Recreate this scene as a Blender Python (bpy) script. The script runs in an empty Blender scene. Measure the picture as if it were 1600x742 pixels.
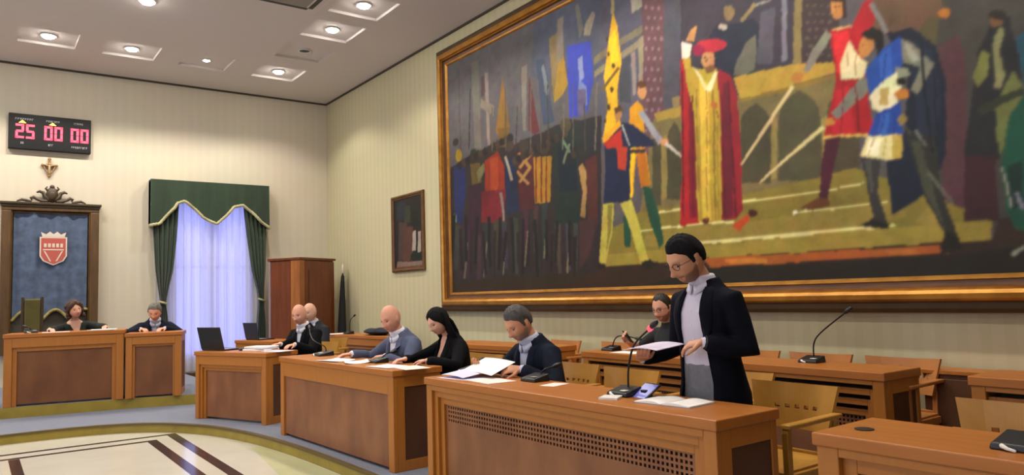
import bpy, bmesh, math, random
import numpy as np
from mathutils import Vector, Matrix, Quaternion
from mathutils.bvhtree import BVHTree

# ------------------------------------------------------------------ camera, world, light levels
scene = bpy.context.scene
COL = scene.collection
H_EYE = 1.33
YAW, PITCH, ROLL, FPX = 0.6344, 0.07625, -0.02986, 1146.1
def camera():
    fw = Vector((math.sin(YAW)*math.cos(PITCH), math.cos(YAW)*math.cos(PITCH), math.sin(PITCH)))
    r = Vector((math.cos(YAW), -math.sin(YAW), 0.0)); u = r.cross(fw)
    c, s = math.cos(ROLL), math.sin(ROLL)
    r2 = c*r + s*u; u2 = -s*r + c*u
    cam = bpy.data.cameras.new('camera'); cam.sensor_width = 36.0; cam.lens = FPX/1600*36
    cam.clip_start = 0.05; cam.clip_end = 100
    o = bpy.data.objects.new('camera', cam); COL.objects.link(o)
    m = Matrix.Identity(4)
    for i in range(3):
        m[i][0] = r2[i]; m[i][1] = u2[i]; m[i][2] = -fw[i]; m[i][3] = (0, 0, H_EYE)[i]
    o.matrix_world = m; scene.camera = o
camera()
vs = scene.view_settings
vs.view_transform = 'Standard'; vs.look = 'None'; vs.exposure = -0.07; vs.gamma = 1.0; vs.use_curve_mapping = False
world = bpy.data.worlds.new('world'); scene.world = world; world.use_nodes = True
world.node_tree.nodes['Background'].inputs[0].default_value = (0.35, 0.42, 1.0, 1)
world.node_tree.nodes['Background'].inputs[1].default_value = 2.2
SPOT_W = 102.0          # each ceiling spotlight
SPOT_COL = (1.0, 0.91, 0.78)
LENS_E = 115.0
DAY_W = 22.0           # daylight through the window
def daylight():
    l = bpy.data.lights.new('daylight', 'AREA'); l.shape = 'RECTANGLE'; l.size = 1.7; l.size_y = 3.0
    l.energy = DAY_W; l.color = (0.46, 0.42, 1.0)
    o = bpy.data.objects.new('daylight', l); COL.objects.link(o)
    o.location = (3.45, 14.25, 1.8); o.rotation_euler = (math.radians(-90), 0, 0)
daylight()
SIDE_W = 78.0          # soft fill for the faces, from each added window opposite the painting
def side_fill():
    for k, y in enumerate((0.5, 4.5, 8.5)):
        l = bpy.data.lights.new('side_fill', 'AREA'); l.shape = 'RECTANGLE'; l.size = 1.7; l.size_y = 2.7
        l.energy = SIDE_W; l.color = (0.92, 0.95, 1.0)
        o = bpy.data.objects.new('side_fill', l); COL.objects.link(o); o.location = (-5.95, y, 2.35); o.rotation_euler = (math.radians(90), 0, math.radians(-90))
side_fill()

XR, YB, ZC = 5.6, 13.72, 5.198
XL, YF = -5.6, -4.0
FM = -0.10              # marble floor level

# ------------------------------------------------------------------ colour and materials
def lin(h, k=1.0):
    v = [int(h[i:i+2], 16)/255 for i in (0, 2, 4)]
    return [k*(c/12.92 if c <= .04045 else ((c+.055)/1.055)**2.4) for c in v]
MATS = {}
def mat(name, col, rough=.6, metal=0, col2=None, scale=8., stretch=(1, 1, 1), bump=0, emit=0, spec=.5, detail=4., wave=None, sheen=0):
    if name in MATS: return MATS[name]
    m = bpy.data.materials.new(name); m.use_nodes = True
    nt = m.node_tree; b = nt.nodes['Principled BSDF']
    c = lin(col) if isinstance(col, str) else list(col)
    b.inputs['Base Color'].default_value = (*c, 1); b.inputs['Roughness'].default_value = rough
    b.inputs['Metallic'].default_value = metal; b.inputs['Specular IOR Level'].default_value = spec
    if sheen: b.inputs['Sheen Weight'].default_value = sheen
    if emit:
        b.inputs['Emission Color'].default_value = (*c, 1); b.inputs['Emission Strength'].default_value = emit
    if col2 or bump:
        tc = nt.nodes.new('ShaderNodeTexCoord'); mp = nt.nodes.new('ShaderNodeMapping')
        mp.inputs['Scale'].default_value = stretch
        nt.links.new(tc.outputs['Object'], mp.inputs['Vector'])
        if wave:
            n = nt.nodes.new('ShaderNodeTexWave'); n.wave_type = 'BANDS'; n.bands_direction = wave
            n.inputs['Scale'].default_value = scale; n.inputs['Distortion'].default_value = 3.5
            n.inputs['Detail'].default_value = 3; n.inputs['Detail Scale'].default_value = 1.5
        else:
            n = nt.nodes.new('ShaderNodeTexNoise'); n.inputs['Scale'].default_value = scale; n.inputs['Detail'].default_value = detail
        nt.links.new(mp.outputs['Vector'], n.inputs['Vector'])
        fac = n.outputs['Fac']
        if col2:
            r = nt.nodes.new('ShaderNodeValToRGB'); nt.links.new(fac, r.inputs['Fac'])
            c2 = lin(col2) if isinstance(col2, str) else col2
            r.color_ramp.elements[0].color = (*c, 1); r.color_ramp.elements[1].color = (*c2, 1)
            r.color_ramp.elements[0].position = .3; r.color_ramp.elements[1].position = .7
            nt.links.new(r.outputs['Color'], b.inputs['Base Color'])
        if bump:
            bp = nt.nodes.new('ShaderNodeBump'); bp.inputs['Strength'].default_value = bump; bp.inputs['Distance'].default_value = .01
            nt.links.new(fac, bp.inputs['Height']); nt.links.new(bp.outputs['Normal'], b.inputs['Normal'])
    MATS[name] = m
    return m

def wallpaper(name, base, stripe, axis):
    m = bpy.data.materials.new(name); m.use_nodes = True; nt = m.node_tree; b = nt.nodes['Principled BSDF']
    b.inputs['Roughness'].default_value = .75
    tc = nt.nodes.new('ShaderNodeTexCoord'); w = nt.nodes.new('ShaderNodeTexWave')
    w.wave_type = 'BANDS'; w.bands_direction = axis; w.wave_profile = 'SIN'
    w.inputs['Scale'].default_value = 2.1; w.inputs['Distortion'].default_value = 0.0
    n = nt.nodes.new('ShaderNodeTexNoise'); n.inputs['Scale'].default_value = 1.3; n.inputs['Detail'].default_value = 3
    nt.links.new(tc.outputs['Object'], w.inputs['Vector']); nt.links.new(tc.outputs['Object'], n.inputs['Vector'])
    r = nt.nodes.new('ShaderNodeValToRGB')
    r.color_ramp.elements[0].position = .35; r.color_ramp.elements[1].position = .65
    r.color_ramp.elements[0].color = (*lin(base), 1); r.color_ramp.elements[1].color = (*lin(stripe), 1)
    nt.links.new(w.outputs['Fac'], r.inputs['Fac'])
    mx = nt.nodes.new('ShaderNodeMix'); mx.data_type = 'RGBA'; mx.blend_type = 'MULTIPLY'; mx.inputs[0].default_value = .12
    nt.links.new(r.outputs['Color'], mx.inputs[6]); nt.links.new(n.outputs['Color'], mx.inputs[7])
    nt.links.new(mx.outputs[2], b.inputs['Base Color'])
    return m

M_WALL_R = wallpaper('striped_wallpaper', 'c4bc9a', 'c0b894', 'Y')
M_WALL_B = wallpaper('striped_wallpaper_end', 'cdc4b0', 'cbc2ae', 'X')
M_CEIL = mat('ceiling_paint', 'd3cbc6', .85)
M_CARPET = mat('grey_carpet', '7d8390', .95, col2='70768a', scale=60, bump=.3)
M_MARBLE = mat('cream_marble', 'd3d1c6', .16, col2='cbc7b8', scale=2.0)
M_MARBLE_G = mat('pale_green_marble', 'c9cba4', .16, col2='bcc098', scale=2.0)
M_MARBLE_D = mat('dark_marble', '3a2f33', .18, col2='2c2428', scale=5)
M_OLIVE = mat('olive_step_edge', 'a08c34', .45, col2='8d7a2c', scale=6)
M_OLIVE_D = mat('step_nosing', '5b4a22', .5)
M_WOOD = mat('oak_orange', 'b06c2a', .38, col2='a66326', scale=3.0, stretch=(1, 9, 9), detail=6)
M_WOOD_V = mat('oak_orange_upright', 'b0702c', .4, col2='a96826', scale=3.0, stretch=(9, 9, 1), detail=6)
M_BURL = mat('walnut_burl', '94603c', .42, col2='7a4a2e', scale=5.5, stretch=(1, 1, .5), detail=8)
M_BURL_M = mat('walnut_mid', '80502c', .42, col2='6a3f22', scale=5.0, stretch=(1, 1, .5), detail=7)
M_BURL_D = mat('walnut_dark', '5c3820', .45, col2='472a18', scale=5.0, stretch=(1, 1, .4), detail=7)
M_BLACKIN = mat('dark_interior', '1d120b', .8)
M_HONEY = mat('honey_beech', 'bd8a38', .42, col2='ad7a2c', scale=3.0, stretch=(9, 1.5, 1.5), detail=5)
M_HONEY_R = mat('reddish_beech', 'b8783c', .45, col2='a86a30', scale=3.0, stretch=(9, 1.5, 1.5), detail=5)
M_CAB = mat('mahogany', '743a1c', .35, col2='5c2c14', scale=2.5, stretch=(6, 6, .8), detail=6)
M_CAB_L = mat('mahogany_light', 'a5672f', .38, col2='844a22', scale=2.5, stretch=(6, 6, .8), detail=6)
M_GOLD = mat('gilt_wood', 'c08a3a', .32, metal=.55, col2='a06c24', scale=7)
M_GOLD_D = mat('gilt_dark', '6b4a1c', .4, metal=.3, col2='57390f', scale=7)
M_FRAME_BR = mat('frame_brown', '6b4422', .45, col2='573418', scale=5)
M_BLACK = mat('black_plastic', '121317', .42)
M_BLACK_M = mat('black_metal', '1a1a1c', .35, metal=.5)
M_GREYP = mat('grey_plastic', '8c9098', .5)
M_PAPER = mat('white_paper', 'f4f2f0', .8)
M_PAPER_L = mat('lilac_paper', 'd9d3ea', .8)
M_PAPER_P = mat('pinkish_paper', 'eddcd6', .8)
M_WHITE = mat('white_plastic', 'e4e2dc', .5)
M_SCREEN_B = mat('screen_blue', (.16, .17, .5), .3, emit=.45)
M_LED = mat('red_led', (1, .05, .08), .4, emit=2.2)
M_VELVET = mat('green_velvet', '233a24', .85, col2='1a2c1c', scale=3, stretch=(3, 3, .4), sheen=.3)
M_FRINGE = mat('cream_fringe', 'b5b08a', .9, col2='a09a72', scale=60)

# ------------------------------------------------------------------ mesh builder
class MB:
    def __init__(s): s.v = []; s.f = []; s.mi = []; s.sm = []
    def add(s, V, F, mi=0, smooth=True):
        b = len(s.v); s.v += [tuple(p) for p in V]
        for f in F: s.f.append(tuple(b+i for i in f)); s.mi.append(mi); s.sm.append(smooth)
        return s
    def box(s, a, b, mi=0, M=None):
        x0, y0, z0 = a; x1, y1, z1 = b
        V = [Vector(p) for p in ((x0,y0,z0),(x1,y0,z0),(x1,y1,z0),(x0,y1,z0),(x0,y0,z1),(x1,y0,z1),(x1,y1,z1),(x0,y1,z1))]
        if M is not None: V = [M @ p for p in V]
        return s.add(V, [(0,3,2,1),(4,5,6,7),(0,1,5,4),(1,2,6,5),(2,3,7,6),(3,0,4,7)], mi, False)
    def prism(s, pts, z0, z1, mi=0, M=None):
        n = len(pts); V = [Vector((x, y, z0)) for x, y in pts] + [Vector((x, y, z1)) for x, y in pts]
        if M is not None: V = [M @ p for p in V]
        F = [tuple(range(n-1, -1, -1)), tuple(range(n, 2*n))] + [(i, (i+1) % n, n+(i+1) % n, n+i) for i in range(n)]
        return s.add(V, F, mi, False)
    def loft(s, rings, mi=0, cap=True, closed=True):
        n = len(rings[0]); V = [p for r in rings for p in r]; F = []
        for k in range(len(rings)-1):
            for i in range(n if closed else n-1):
                j = (i+1) % n; F.append((k*n+i, k*n+j, (k+1)*n+j, (k+1)*n+i))
        if cap: F += [tuple(range(n-1, -1, -1)), tuple((len(rings)-1)*n+i for i in range(n))]
        return s.add(V, F, mi)
    def tube(s, pts, radii, n=10, mi=0, flat=None, up=None, round_ends=True):
        pts = [Vector(p) for p in pts]; m = len(pts)
        if not hasattr(radii, '__len__'): radii = [radii]*m
        T = []
        for i in range(m):
            a = pts[max(i-1, 0)]; b = pts[min(i+1, m-1)]; T.append((b-a).normalized())
        P = list(pts); R = list(radii)
        if round_ends:
            for th in (.5, .9):
                pass
            e0 = [(pts[0]-T[0]*R[0]*.5, R[0]*.8), (pts[0]-T[0]*R[0]*.85, R[0]*.42)]
            e1 = [(pts[-1]+T[-1]*R[-1]*.5, R[-1]*.8), (pts[-1]+T[-1]*R[-1]*.85, R[-1]*.42)]
            P = [e0[1][0], e0[0][0]] + P + [e1[0][0], e1[1][0]]
            R = [e0[1][1], e0[0][1]] + R + [e1[0][1], e1[1][1]]
            T = [T[0], T[0]] + T + [T[-1], T[-1]]
        u = Vector(up) if up is not None else (Vector((0, 0, 1)) if abs(T[0].z) < .9 else Vector((1, 0, 0)))
        rings = []
        for p, r, t in zip(P, R, T):
            a = t.cross(u)
            if a.length < 1e-4: a = t.orthogonal()
            a.normalize(); b = a.cross(t).normalized(); u = b
            ra, rb = (r, r) if flat is None else (r*flat[0], r*flat[1])
            rings.append([p + a*math.cos(2*math.pi*i/n)*ra + b*math.sin(2*math.pi*i/n)*rb for i in range(n)])
        return s.loft(rings, mi)
    def ell(s, c, r, n=14, m=9, mi=0, M=None):
        V = []; F = []
        for j in range(1, m):
            th = math.pi*j/m
            for i in range(n):
                ph = 2*math.pi*i/n
                V.append(Vector((r[0]*math.sin(th)*math.cos(ph), r[1]*math.sin(th)*math.sin(ph), r[2]*math.cos(th))))
        V += [Vector((0, 0, r[2])), Vector((0, 0, -r[2]))]
        for j in range(m-2):
            for i in range(n):
                k = (i+1) % n; F.append((j*n+i, (j+1)*n+i, (j+1)*n+k, j*n+k))
        t, b = len(V)-2, len(V)-1
        for i in range(n):
            k = (i+1) % n; F.append((t, i, k)); F.append((b, (m-2)*n+k, (m-2)*n+i))
        if M is not None: V = [M @ p for p in V]
        c = Vector(c)
        return s.add([p+c for p in V], F, mi)
    def lathe(s, prof, n=24, mi=0, c=(0, 0, 0)):
        c = Vector(c)
        rings = [[c+Vector((r*math.cos(2*math.pi*i/n), r*math.sin(2*math.pi*i/n), z)) for i in range(n)] for r, z in prof]
        return s.loft(rings, mi)
    def plate(s, us, vs, hole, fn, t, mi=0):
        # sheet with square openings: fn(u, v) -> (point, normal)
        nu, nv = len(us), len(vs); V = []
        for sgn in (0, 1):
            for v in vs:
                for u in us:
                    p, n = fn(u, v); V.append(Vector(p)-Vector(n)*t*sgn)
        def I(k, j, i): return k*nu*nv + j*nu + i
        F = []; solid = lambda j, i: 0 <= i < nu-1 and 0 <= j < nv-1 and not hole(i, j)
        for j in range(nv-1):
            for i in range(nu-1):
                if not solid(j, i): continue
                F.append((I(0,j,i), I(0,j,i+1), I(0,j+1,i+1), I(0,j+1,i)))
                F.append((I(1,j,i), I(1,j+1,i), I(1,j+1,i+1), I(1,j,i+1)))
                for (dj, di, a, b) in ((-1,0,(j,i),(j,i+1)), (1,0,(j+1,i+1),(j+1,i)), (0,-1,(j+1,i),(j,i)), (0,1,(j,i+1),(j+1,i+1))):
                    if not solid(j+dj, i+di):
                        F.append((I(0,*b), I(0,*a), I(1,*a), I(1,*b)))
        return s.add(V, F, mi, False)
    def build(s, name, mats, parent=None, bevel=0, loc=None, rot=None, angle=40, M=None):
        me = bpy.data.meshes.new(name); me.from_pydata([tuple(p) for p in s.v], [], s.f)
        if not isinstance(mats, (list, tuple)): mats = [mats]
        for m in mats: me.materials.append(m)
        me.polygons.foreach_set('material_index', s.mi); me.polygons.foreach_set('use_smooth', [True]*len(s.f) if any(s.sm) else s.sm)
        me.update()
        if any(s.sm): me.set_sharp_from_angle(angle=math.radians(angle))
        o = bpy.data.objects.new(name, me); COL.objects.link(o)
        if parent is not None: o.parent = parent
        if loc is not None: o.location = loc
        if rot is not None: o.rotation_euler = rot
        if M is not None: o.matrix_world = M
        if bevel:
            b = o.modifiers.new('bevel', 'BEVEL'); b.width = bevel; b.segments = 2; b.limit_method = 'ANGLE'; b.angle_limit = math.radians(50)
        return o

def tag(o, label=None, cat=None, group=None, kind=None):
    if label: o['label'] = label
    if cat: o['category'] = cat
    if group: o['group'] = group
    if kind: o['kind'] = kind
    return o
def empty(name, loc=(0, 0, 0), rz=0, label=None, cat=None, group=None):
    o = bpy.data.objects.new(name, None); COL.objects.link(o); o.empty_display_size = .1
    o.location = loc; o.rotation_euler = (0, 0, rz)
    return tag(o, label, cat, group)
def struct(o): o['kind'] = 'structure'; return o
def copy_tree(o, parent=None):
    c = o.copy(); COL.objects.link(c)
    if parent is not None: c.parent = parent
    for ch in list(o.children): copy_tree(ch, c)
    return c
def axes(origin, x, y, z):
    m = Matrix.Identity(4)
    for i in range(3): m[i][0] = x[i]; m[i][1] = y[i]; m[i][2] = z[i]; m[i][3] = origin[i]
    return m
R = math.radians

# ------------------------------------------------------------------ room shell
def oval(a):
    # floor edge of the sunken marble centre (superellipse)
    cx, cy, rx, ry, n = 0.0, 4.1, 2.46, 5.45, 3.6
    c, s_ = math.cos(a), math.sin(a)
    return (cx + rx*math.copysign(abs(c)**(2/n), c), cy + ry*math.copysign(abs(s_)**(2/n), s_))
REC, RECD = .36, .04
END_X = (-3.6, -2.5, -1.4, -.3, .80, 1.88, 2.96, 4.13); SIDE_Y = (1.1, 2.2, 3.3, 4.4, 5.5, 6.6, 7.7, 8.80, 9.86, 10.97)
LAMPS = [(x, 12.20) for x in END_X]+[(4.13, y) for y in SIDE_Y]
def shell():
    rect = [(XL, YF), (XR, YF), (XR, YB), (XL, YB)]
    N = 160; O = [oval(2*math.pi*i/N) for i in range(N)]
    cx, cy = 0, 4.1
    def torect(p):
        dx, dy = p[0]-cx, p[1]-cy; t = 1e9
        if dx > 1e-6: t = min(t, (XR-cx)/dx)
        if dx < -1e-6: t = min(t, (XL-cx)/dx)
        if dy > 1e-6: t = min(t, (YB-cy)/dy)
        if dy < -1e-6: t = min(t, (YF-cy)/dy)
        return (cx+dx*t, cy+dy*t)
    V = []; F = []
    for p in O: V.append((p[0], p[1], 0)); q = torect(p); V.append((q[0], q[1], 0))
    ext = {}
    for i in range(N):
        j = (i+1) % N; a, b = V[2*i+1], V[2*j+1]
        corner = None
        for k, c in enumerate(rect):
            if abs(a[0]-b[0]) > 1e-4 and abs(a[1]-b[1]) > 1e-4 and (abs(c[0]-a[0]) < 1e-3 or abs(c[1]-a[1]) < 1e-3) and (abs(c[0]-b[0]) < 1e-3 or abs(c[1]-b[1]) < 1e-3):
                corner = c
        if corner:
            V.append((corner[0], corner[1], 0)); F.append((2*i, 2*i+1, len(V)-1, 2*j+1, 2*j))
        else: F.append((2*i, 2*i+1, 2*j+1, 2*j))
    mb = MB(); mb.add(V, F, 0, False); struct(mb.build('floor', M_CARPET))
    # marble centre with its dark inlaid bands
    mb = MB(); n0 = len(O)
    mb.add([(p[0], p[1], FM) for p in O], [tuple(range(n0))], 0, False)
    inner = [(cx+(p[0]-cx)*.80, cy+(p[1]-cy)*.905) for p in O]
    def band(a, b, z, mi):
        mb.add([(a[0], a[1], z), (b[0], a[1], z), (b[0], b[1], z), (a[0], b[1], z)], [(0, 1, 2, 3)], mi, False)
    z = FM+.0012
    # pale green field towards the right-hand desks
    g = [p for p in O if p[0] > 1.5 and p[1] < 7.6 and p[1] > -.5]
    g = sorted(g, key=lambda p: p[1])
    V2 = [(p[0]-.02, p[1], z-.0006) for p in g] + [(1.98 + max(0, (p[1]-5.5))*.13, p[1], z-.0006) for p in g]
    k = len(g); mb.add(V2, [(i, i+1, k+i+1, k+i) for i in range(k-1)], 2, False)
    x0, x1, y0, y1, w = -1.84, 1.84, 0.0, 8.9, .10
    for (a, b, c, d) in ((x0, x1, y0, y1), (x0+.24, x1-.24, y0+.27, y1-.27)):
        band((b-w, c), (b, d), z, 1); band((a, c), (a+w, d), z, 1); band((a+w, d-w*.75), (b-w, d), z, 1); band((a+w, c), (b-w, c+w), z, 1)
    band((.30, .5), (.39, y1-.36), z, 1); band((-.39, .5), (-.30, y1-.36), z, 1)
    struct(mb.build('floor_marble', [M_MARBLE, M_MARBLE_D, M_MARBLE_G]))
    mb = MB(); N2 = len(O)
    mb.add([(p[0], p[1], FM) for p in O]+[(p[0], p[1], -.012) for p in O], [(i, (i+1) % N2, N2+(i+1) % N2, N2+i) for i in range(N2)], 0, False)
    struct(mb.build('trim_1', M_OLIVE))
    mb = MB()
    outr = [(cx+(p[0]-cx)*1.012, cy+(p[1]-cy)*1.006) for p in O]; inr = [(cx+(p[0]-cx)*.994, cy+(p[1]-cy)*.997) for p in O]
    V = [(p[0], p[1], .004) for p in outr]+[(p[0], p[1], .004) for p in inr]+[(p[0], p[1], -.016) for p in inr]
    F = [(i, (i+1) % N2, N2+(i+1) % N2, N2+i) for i in range(N2)] + [(N2+i, N2+(i+1) % N2, 2*N2+(i+1) % N2, 2*N2+i) for i in range(N2)]
    mb.add(V, F, 0, False); struct(mb.build('trim_2', M_OLIVE_D))
    # dais below the chairman's desk
    fr = [(-2.9, 13.71), (-2.9, 10.3), (-1.6, 10.72), (0, 10.98), (.3, 10.94), (1.61, 10.70), (2.3, 10.46), (2.75, 10.3), (2.95, 10.6), (2.95, 13.71)]
    mb = MB(); mb.prism(fr, 0.0, .13); 
    for i, fa in enumerate(mb.f):
        zs = [mb.v[q][2] for q in fa]
        mb.mi[i] = 0 if min(zs) > .1 else 1
    struct(mb.build('floor_dais', [M_CARPET, M_OLIVE]))
    # walls
    def wall(name, a, b, m, holes=()):
        # a, b: plan end points; hole = (s0, s1, z0, z1) along the wall
        a = Vector((a[0], a[1], 0)); b = Vector((b[0], b[1], 0)); L = (b-a).length; d = (b-a)/L
        us = sorted({0, L, *[h[0] for h in holes], *[h[1] for h in holes]}); vz = sorted({-.12, 5.3, *[h[2] for h in holes], *[h[3] for h in holes]})
        nrm = Vector((d.y, -d.x, 0))
        hol = lambda i, j: any(h[0]-1e-6 <= us[i] < h[1]-1e-6 and h[2]-1e-6 <= vz[j] < h[3]-1e-6 for h in holes)
        mb = MB(); mb.plate(us, vz, hol, lambda u, v: ((a.x+d.x*u, a.y+d.y*u, v), nrm), .22)
        return struct(mb.build(name, m))
    wall('wall_back', (XL, YB), (XR, YB), M_WALL_B, [(XR+2.75, XR+4.12, .35, 3.2)])
    wall('wall_right', (XR, YB), (XR, YF), M_WALL_R)
    wall('wall_front', (XR, YF), (XL, YF), M_WALL_B)
    wall('wall_left', (XL, YF), (XL, YB), M_WALL_R, [(y-.8-YF, y+.8-YF, 1.0, 3.7) for y in (.5, 4.5, 8.5)])  # openings for the added side-fill windows
    # ceiling with a shallow square recess around each lamp of the two outer rows
    ux = sorted({XL, XR, *[x+s*REC for x, y in LAMPS for s in (-1, 1)]}); uy = sorted({YF, YB, *[y+s*REC for x, y in LAMPS for s in (-1, 1)]})
    def hole(i, j):
        mx, my = (ux[i]+ux[i+1])/2, (uy[j]+uy[j+1])/2
        return any(abs(mx-x) < REC and abs(my-y) < REC for x, y in LAMPS)
    mb = MB(); mb.plate(ux, uy, hole, lambda u, v: ((u, v, ZC), (0, 0, -1)), RECD)
    mb.add([(XL-.2, YF-.2, ZC+RECD), (XR+.2, YF-.2, ZC+RECD), (XR+.2, YB+.2, ZC+RECD), (XL-.2, YB+.2, ZC+RECD)], [(0, 1, 2, 3)], 0, False)
    struct(mb.build('ceiling', M_CEIL))
    # dark shadow line between wall and ceiling
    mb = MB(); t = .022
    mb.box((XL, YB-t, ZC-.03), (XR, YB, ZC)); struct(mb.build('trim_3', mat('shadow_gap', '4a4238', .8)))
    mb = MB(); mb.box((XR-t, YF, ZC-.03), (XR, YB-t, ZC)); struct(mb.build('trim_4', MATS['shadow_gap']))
    for nm, a, b in (('baseboard_back', (2.97, YB-.02, 0), (XR, YB, .12)), ('baseboard_right', (XR-.02, YF, 0), (XR, YB-.02, .12))):
        mb = MB(); mb.box(a, b); struct(mb.build(nm, M_BURL_D))
    # unseen windows added in the opposite long wall to admit the side fill
    for k, yw in enumerate((.5, 4.5, 8.5)):
        mb = MB(); xa, xb = XL-.16, XL-.08
        mb.box((xa, yw-.8, 1.0), (xb, yw-.73, 3.7)); mb.box((xa, yw+.73, 1.0), (xb, yw+.8, 3.7)); mb.box((xa, yw-.73, 1.0), (xb, yw+.73, 1.08)); mb.box((xa, yw-.73, 3.62), (xb, yw+.73, 3.7)); mb.box((xa, yw-.04, 1.08), (xb, yw+.04, 3.62))
        struct(mb.build('window_%d' % (k+2), M_WHITE, bevel=.006))
    # window in the end wall
    mb = MB(); x0, x1, z0, z1 = 2.75, 4.12, .35, 3.2; y0, y1 = YB+.06, YB+.14
    mb.box((x0, y0, z0), (x0+.07, y1, z1)); mb.box((x1-.07, y0, z0), (x1, y1, z1)); mb.box((x0+.07, y0, z0), (x1-.07, y1, z0+.08)); mb.box((x0+.07, y0, z1-.08), (x1-.07, y1, z1))
    xm = (x0+x1)/2; mb.box((xm-.05, y0, z0+.08), (xm+.05, y1, z1-.08))
    for zz in (1.95,): mb.box((x0+.07, y0+.02, zz), (xm-.05, y1-.02, zz+.03)); mb.box((xm+.05, y0+.02, zz), (x1-.07, y1-.02, zz+.03))
    w = struct(mb.build('window_1', M_WHITE, bevel=.006))
    g = bpy.data.materials.new('window_glass'); g.use_nodes = True
    b = g.node_tree.nodes['Principled BSDF']; b.inputs['Transmission Weight'].default_value = 1; b.inputs['Roughness'].default_value = .02; b.inputs['IOR'].default_value = 1.1
    mb = MB(); mb.box((x0+.05, YB+.098, z0+.05), (x1-.05, YB+.104, z1-.05)); mb.build('pane', g, w)
shell()

# ------------------------------------------------------------------ ceiling fittings
def spotlight(x, y, z, on, label, group='recessed ceiling spotlights', k=1.0, r=1.0):
    root = empty('ceiling_spotlight', (x, y, z), 0, label, 'ceiling light', group)
    mb = MB(); mb.lathe([(.090, -.001), (.105, -.004), (.109, -.012), (.097, -.018), (.083, -.015), (.079, -.002)], 28); mb.v = [(p[0]*r, p[1]*r, p[2]) for p in mb.v]; mb.build('trim_ring', M_WHITE, root)
    if on:
        mb = MB(); mb.lathe([(.078, -.002), (.077, -.018), (.066, -.036), (.038, -.047), (.004, -.051)], 24); mb.v = [(p[0]*r, p[1]*r, p[2]*r) for p in mb.v]; mb.build('lens', LENS, root)
        l = bpy.data.lights.new('spot_lamp', 'SPOT'); l.energy = SPOT_W*k; l.color = SPOT_COL; l.spot_size = R(132); l.spot_blend = .35; l.shadow_soft_size = .06
        o = bpy.data.objects.new('spot_lamp', l); COL.objects.link(o); o.parent = root; o.location = (0, 0, -.09)
    else:
        mb = MB(); mb.lathe([(.0785, -.003), (.060, -.004), (.004, -.005)], 24); mb.build('lens', M_BLACK, root)
    return root
LENS = mat('lamp_lens', (1.0, .95, .88), .4, emit=LENS_E)
ZI = ZC+.04
end_labels = ['lit spotlight in the end row of the ceiling, far left above the red number board', 'lit spotlight in the end row of the ceiling, second from the left', 'faintly glowing spotlight in the end row of the ceiling, left of the corner one', 'bright corner spotlight of the ceiling with a lit V beside it']
for x, lb, on in zip((.80, 1.88, 2.96, 4.13), end_labels, (1, 1, 1, 1)): spotlight(x, 12.20, ZI, on, lb, k=1.25, r=.6 if x == 2.96 else 1)
side = [(10.97, 0, 'small dark unlit spotlight on the ceiling between two lit ones'), (9.86, 1, 'bright ceiling spotlight along the painting wall, nearer the far corner of the two'), (8.80, 1, 'bright ceiling spotlight along the painting wall, nearest the top edge of the view')]
for y, on, lb in side: spotlight(4.13, y, ZI, on, lb, k=.68)
for y in (7.7, 6.6, 5.5, 4.4, 3.3, 2.2, 1.1): spotlight(4.13, y, ZI, 1, k=.8, label='spotlight along the painting wall beyond the top of the view')
for x in (-.3, -1.4, -2.5, -3.6): spotlight(x, 12.20, ZI, 1, k=1.25, label='spotlight of the end row beyond the left of the view')
spotlight(1.72, 10.04, ZC, 1, 'bright ceiling light cut by the top edge of the view, left of the air vent')
for y in (7.5, 5.0, 2.5): spotlight(1.72, y, ZC, 1, 'spotlight of the middle row beyond the top of the view')  # unseen inner lamps, put in for general fill
for y in (10, 7.5, 5.0, 2.5, 0): spotlight(-2.2, y, ZC, 1, 'spotlight of the far row beyond the left of the view')  # another unseen row, added as fill over the hall
def vent():
    root = empty('air_vent', (3.12, 8.78, ZC), 0, 'square ceiling air conditioning cassette with dark slots at top of the view', 'air vent')
    h = .44
    mb = MB(); mb.box((-h-.08, -h-.08, -.022), (h+.08, h+.08, -.001)); mb.build('surround', M_CEIL, root, bevel=.006)
    mb = MB(); mb.box((-h+.10, -h+.10, -.040), (h-.10, h-.10, -.0225)); mb.build('grille_panel', mat('vent_grey', '8f8a80', .6), root, bevel=.006)
    for k, (a, b) in enumerate((((-h+.06, h-.06), (h-.06, h)), ((-h+.06, -h), (h-.06, -h+.06)), ((-h, -h+.06), (-h+.06, h-.06)), ((h-.06, -h+.06), (h, h-.06)))):
        mb = MB(); mb.box((a[0], a[1], -.026), (b[0], b[1], -.0225)); mb.build('slot', M_BLACK, root)
vent()
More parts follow.
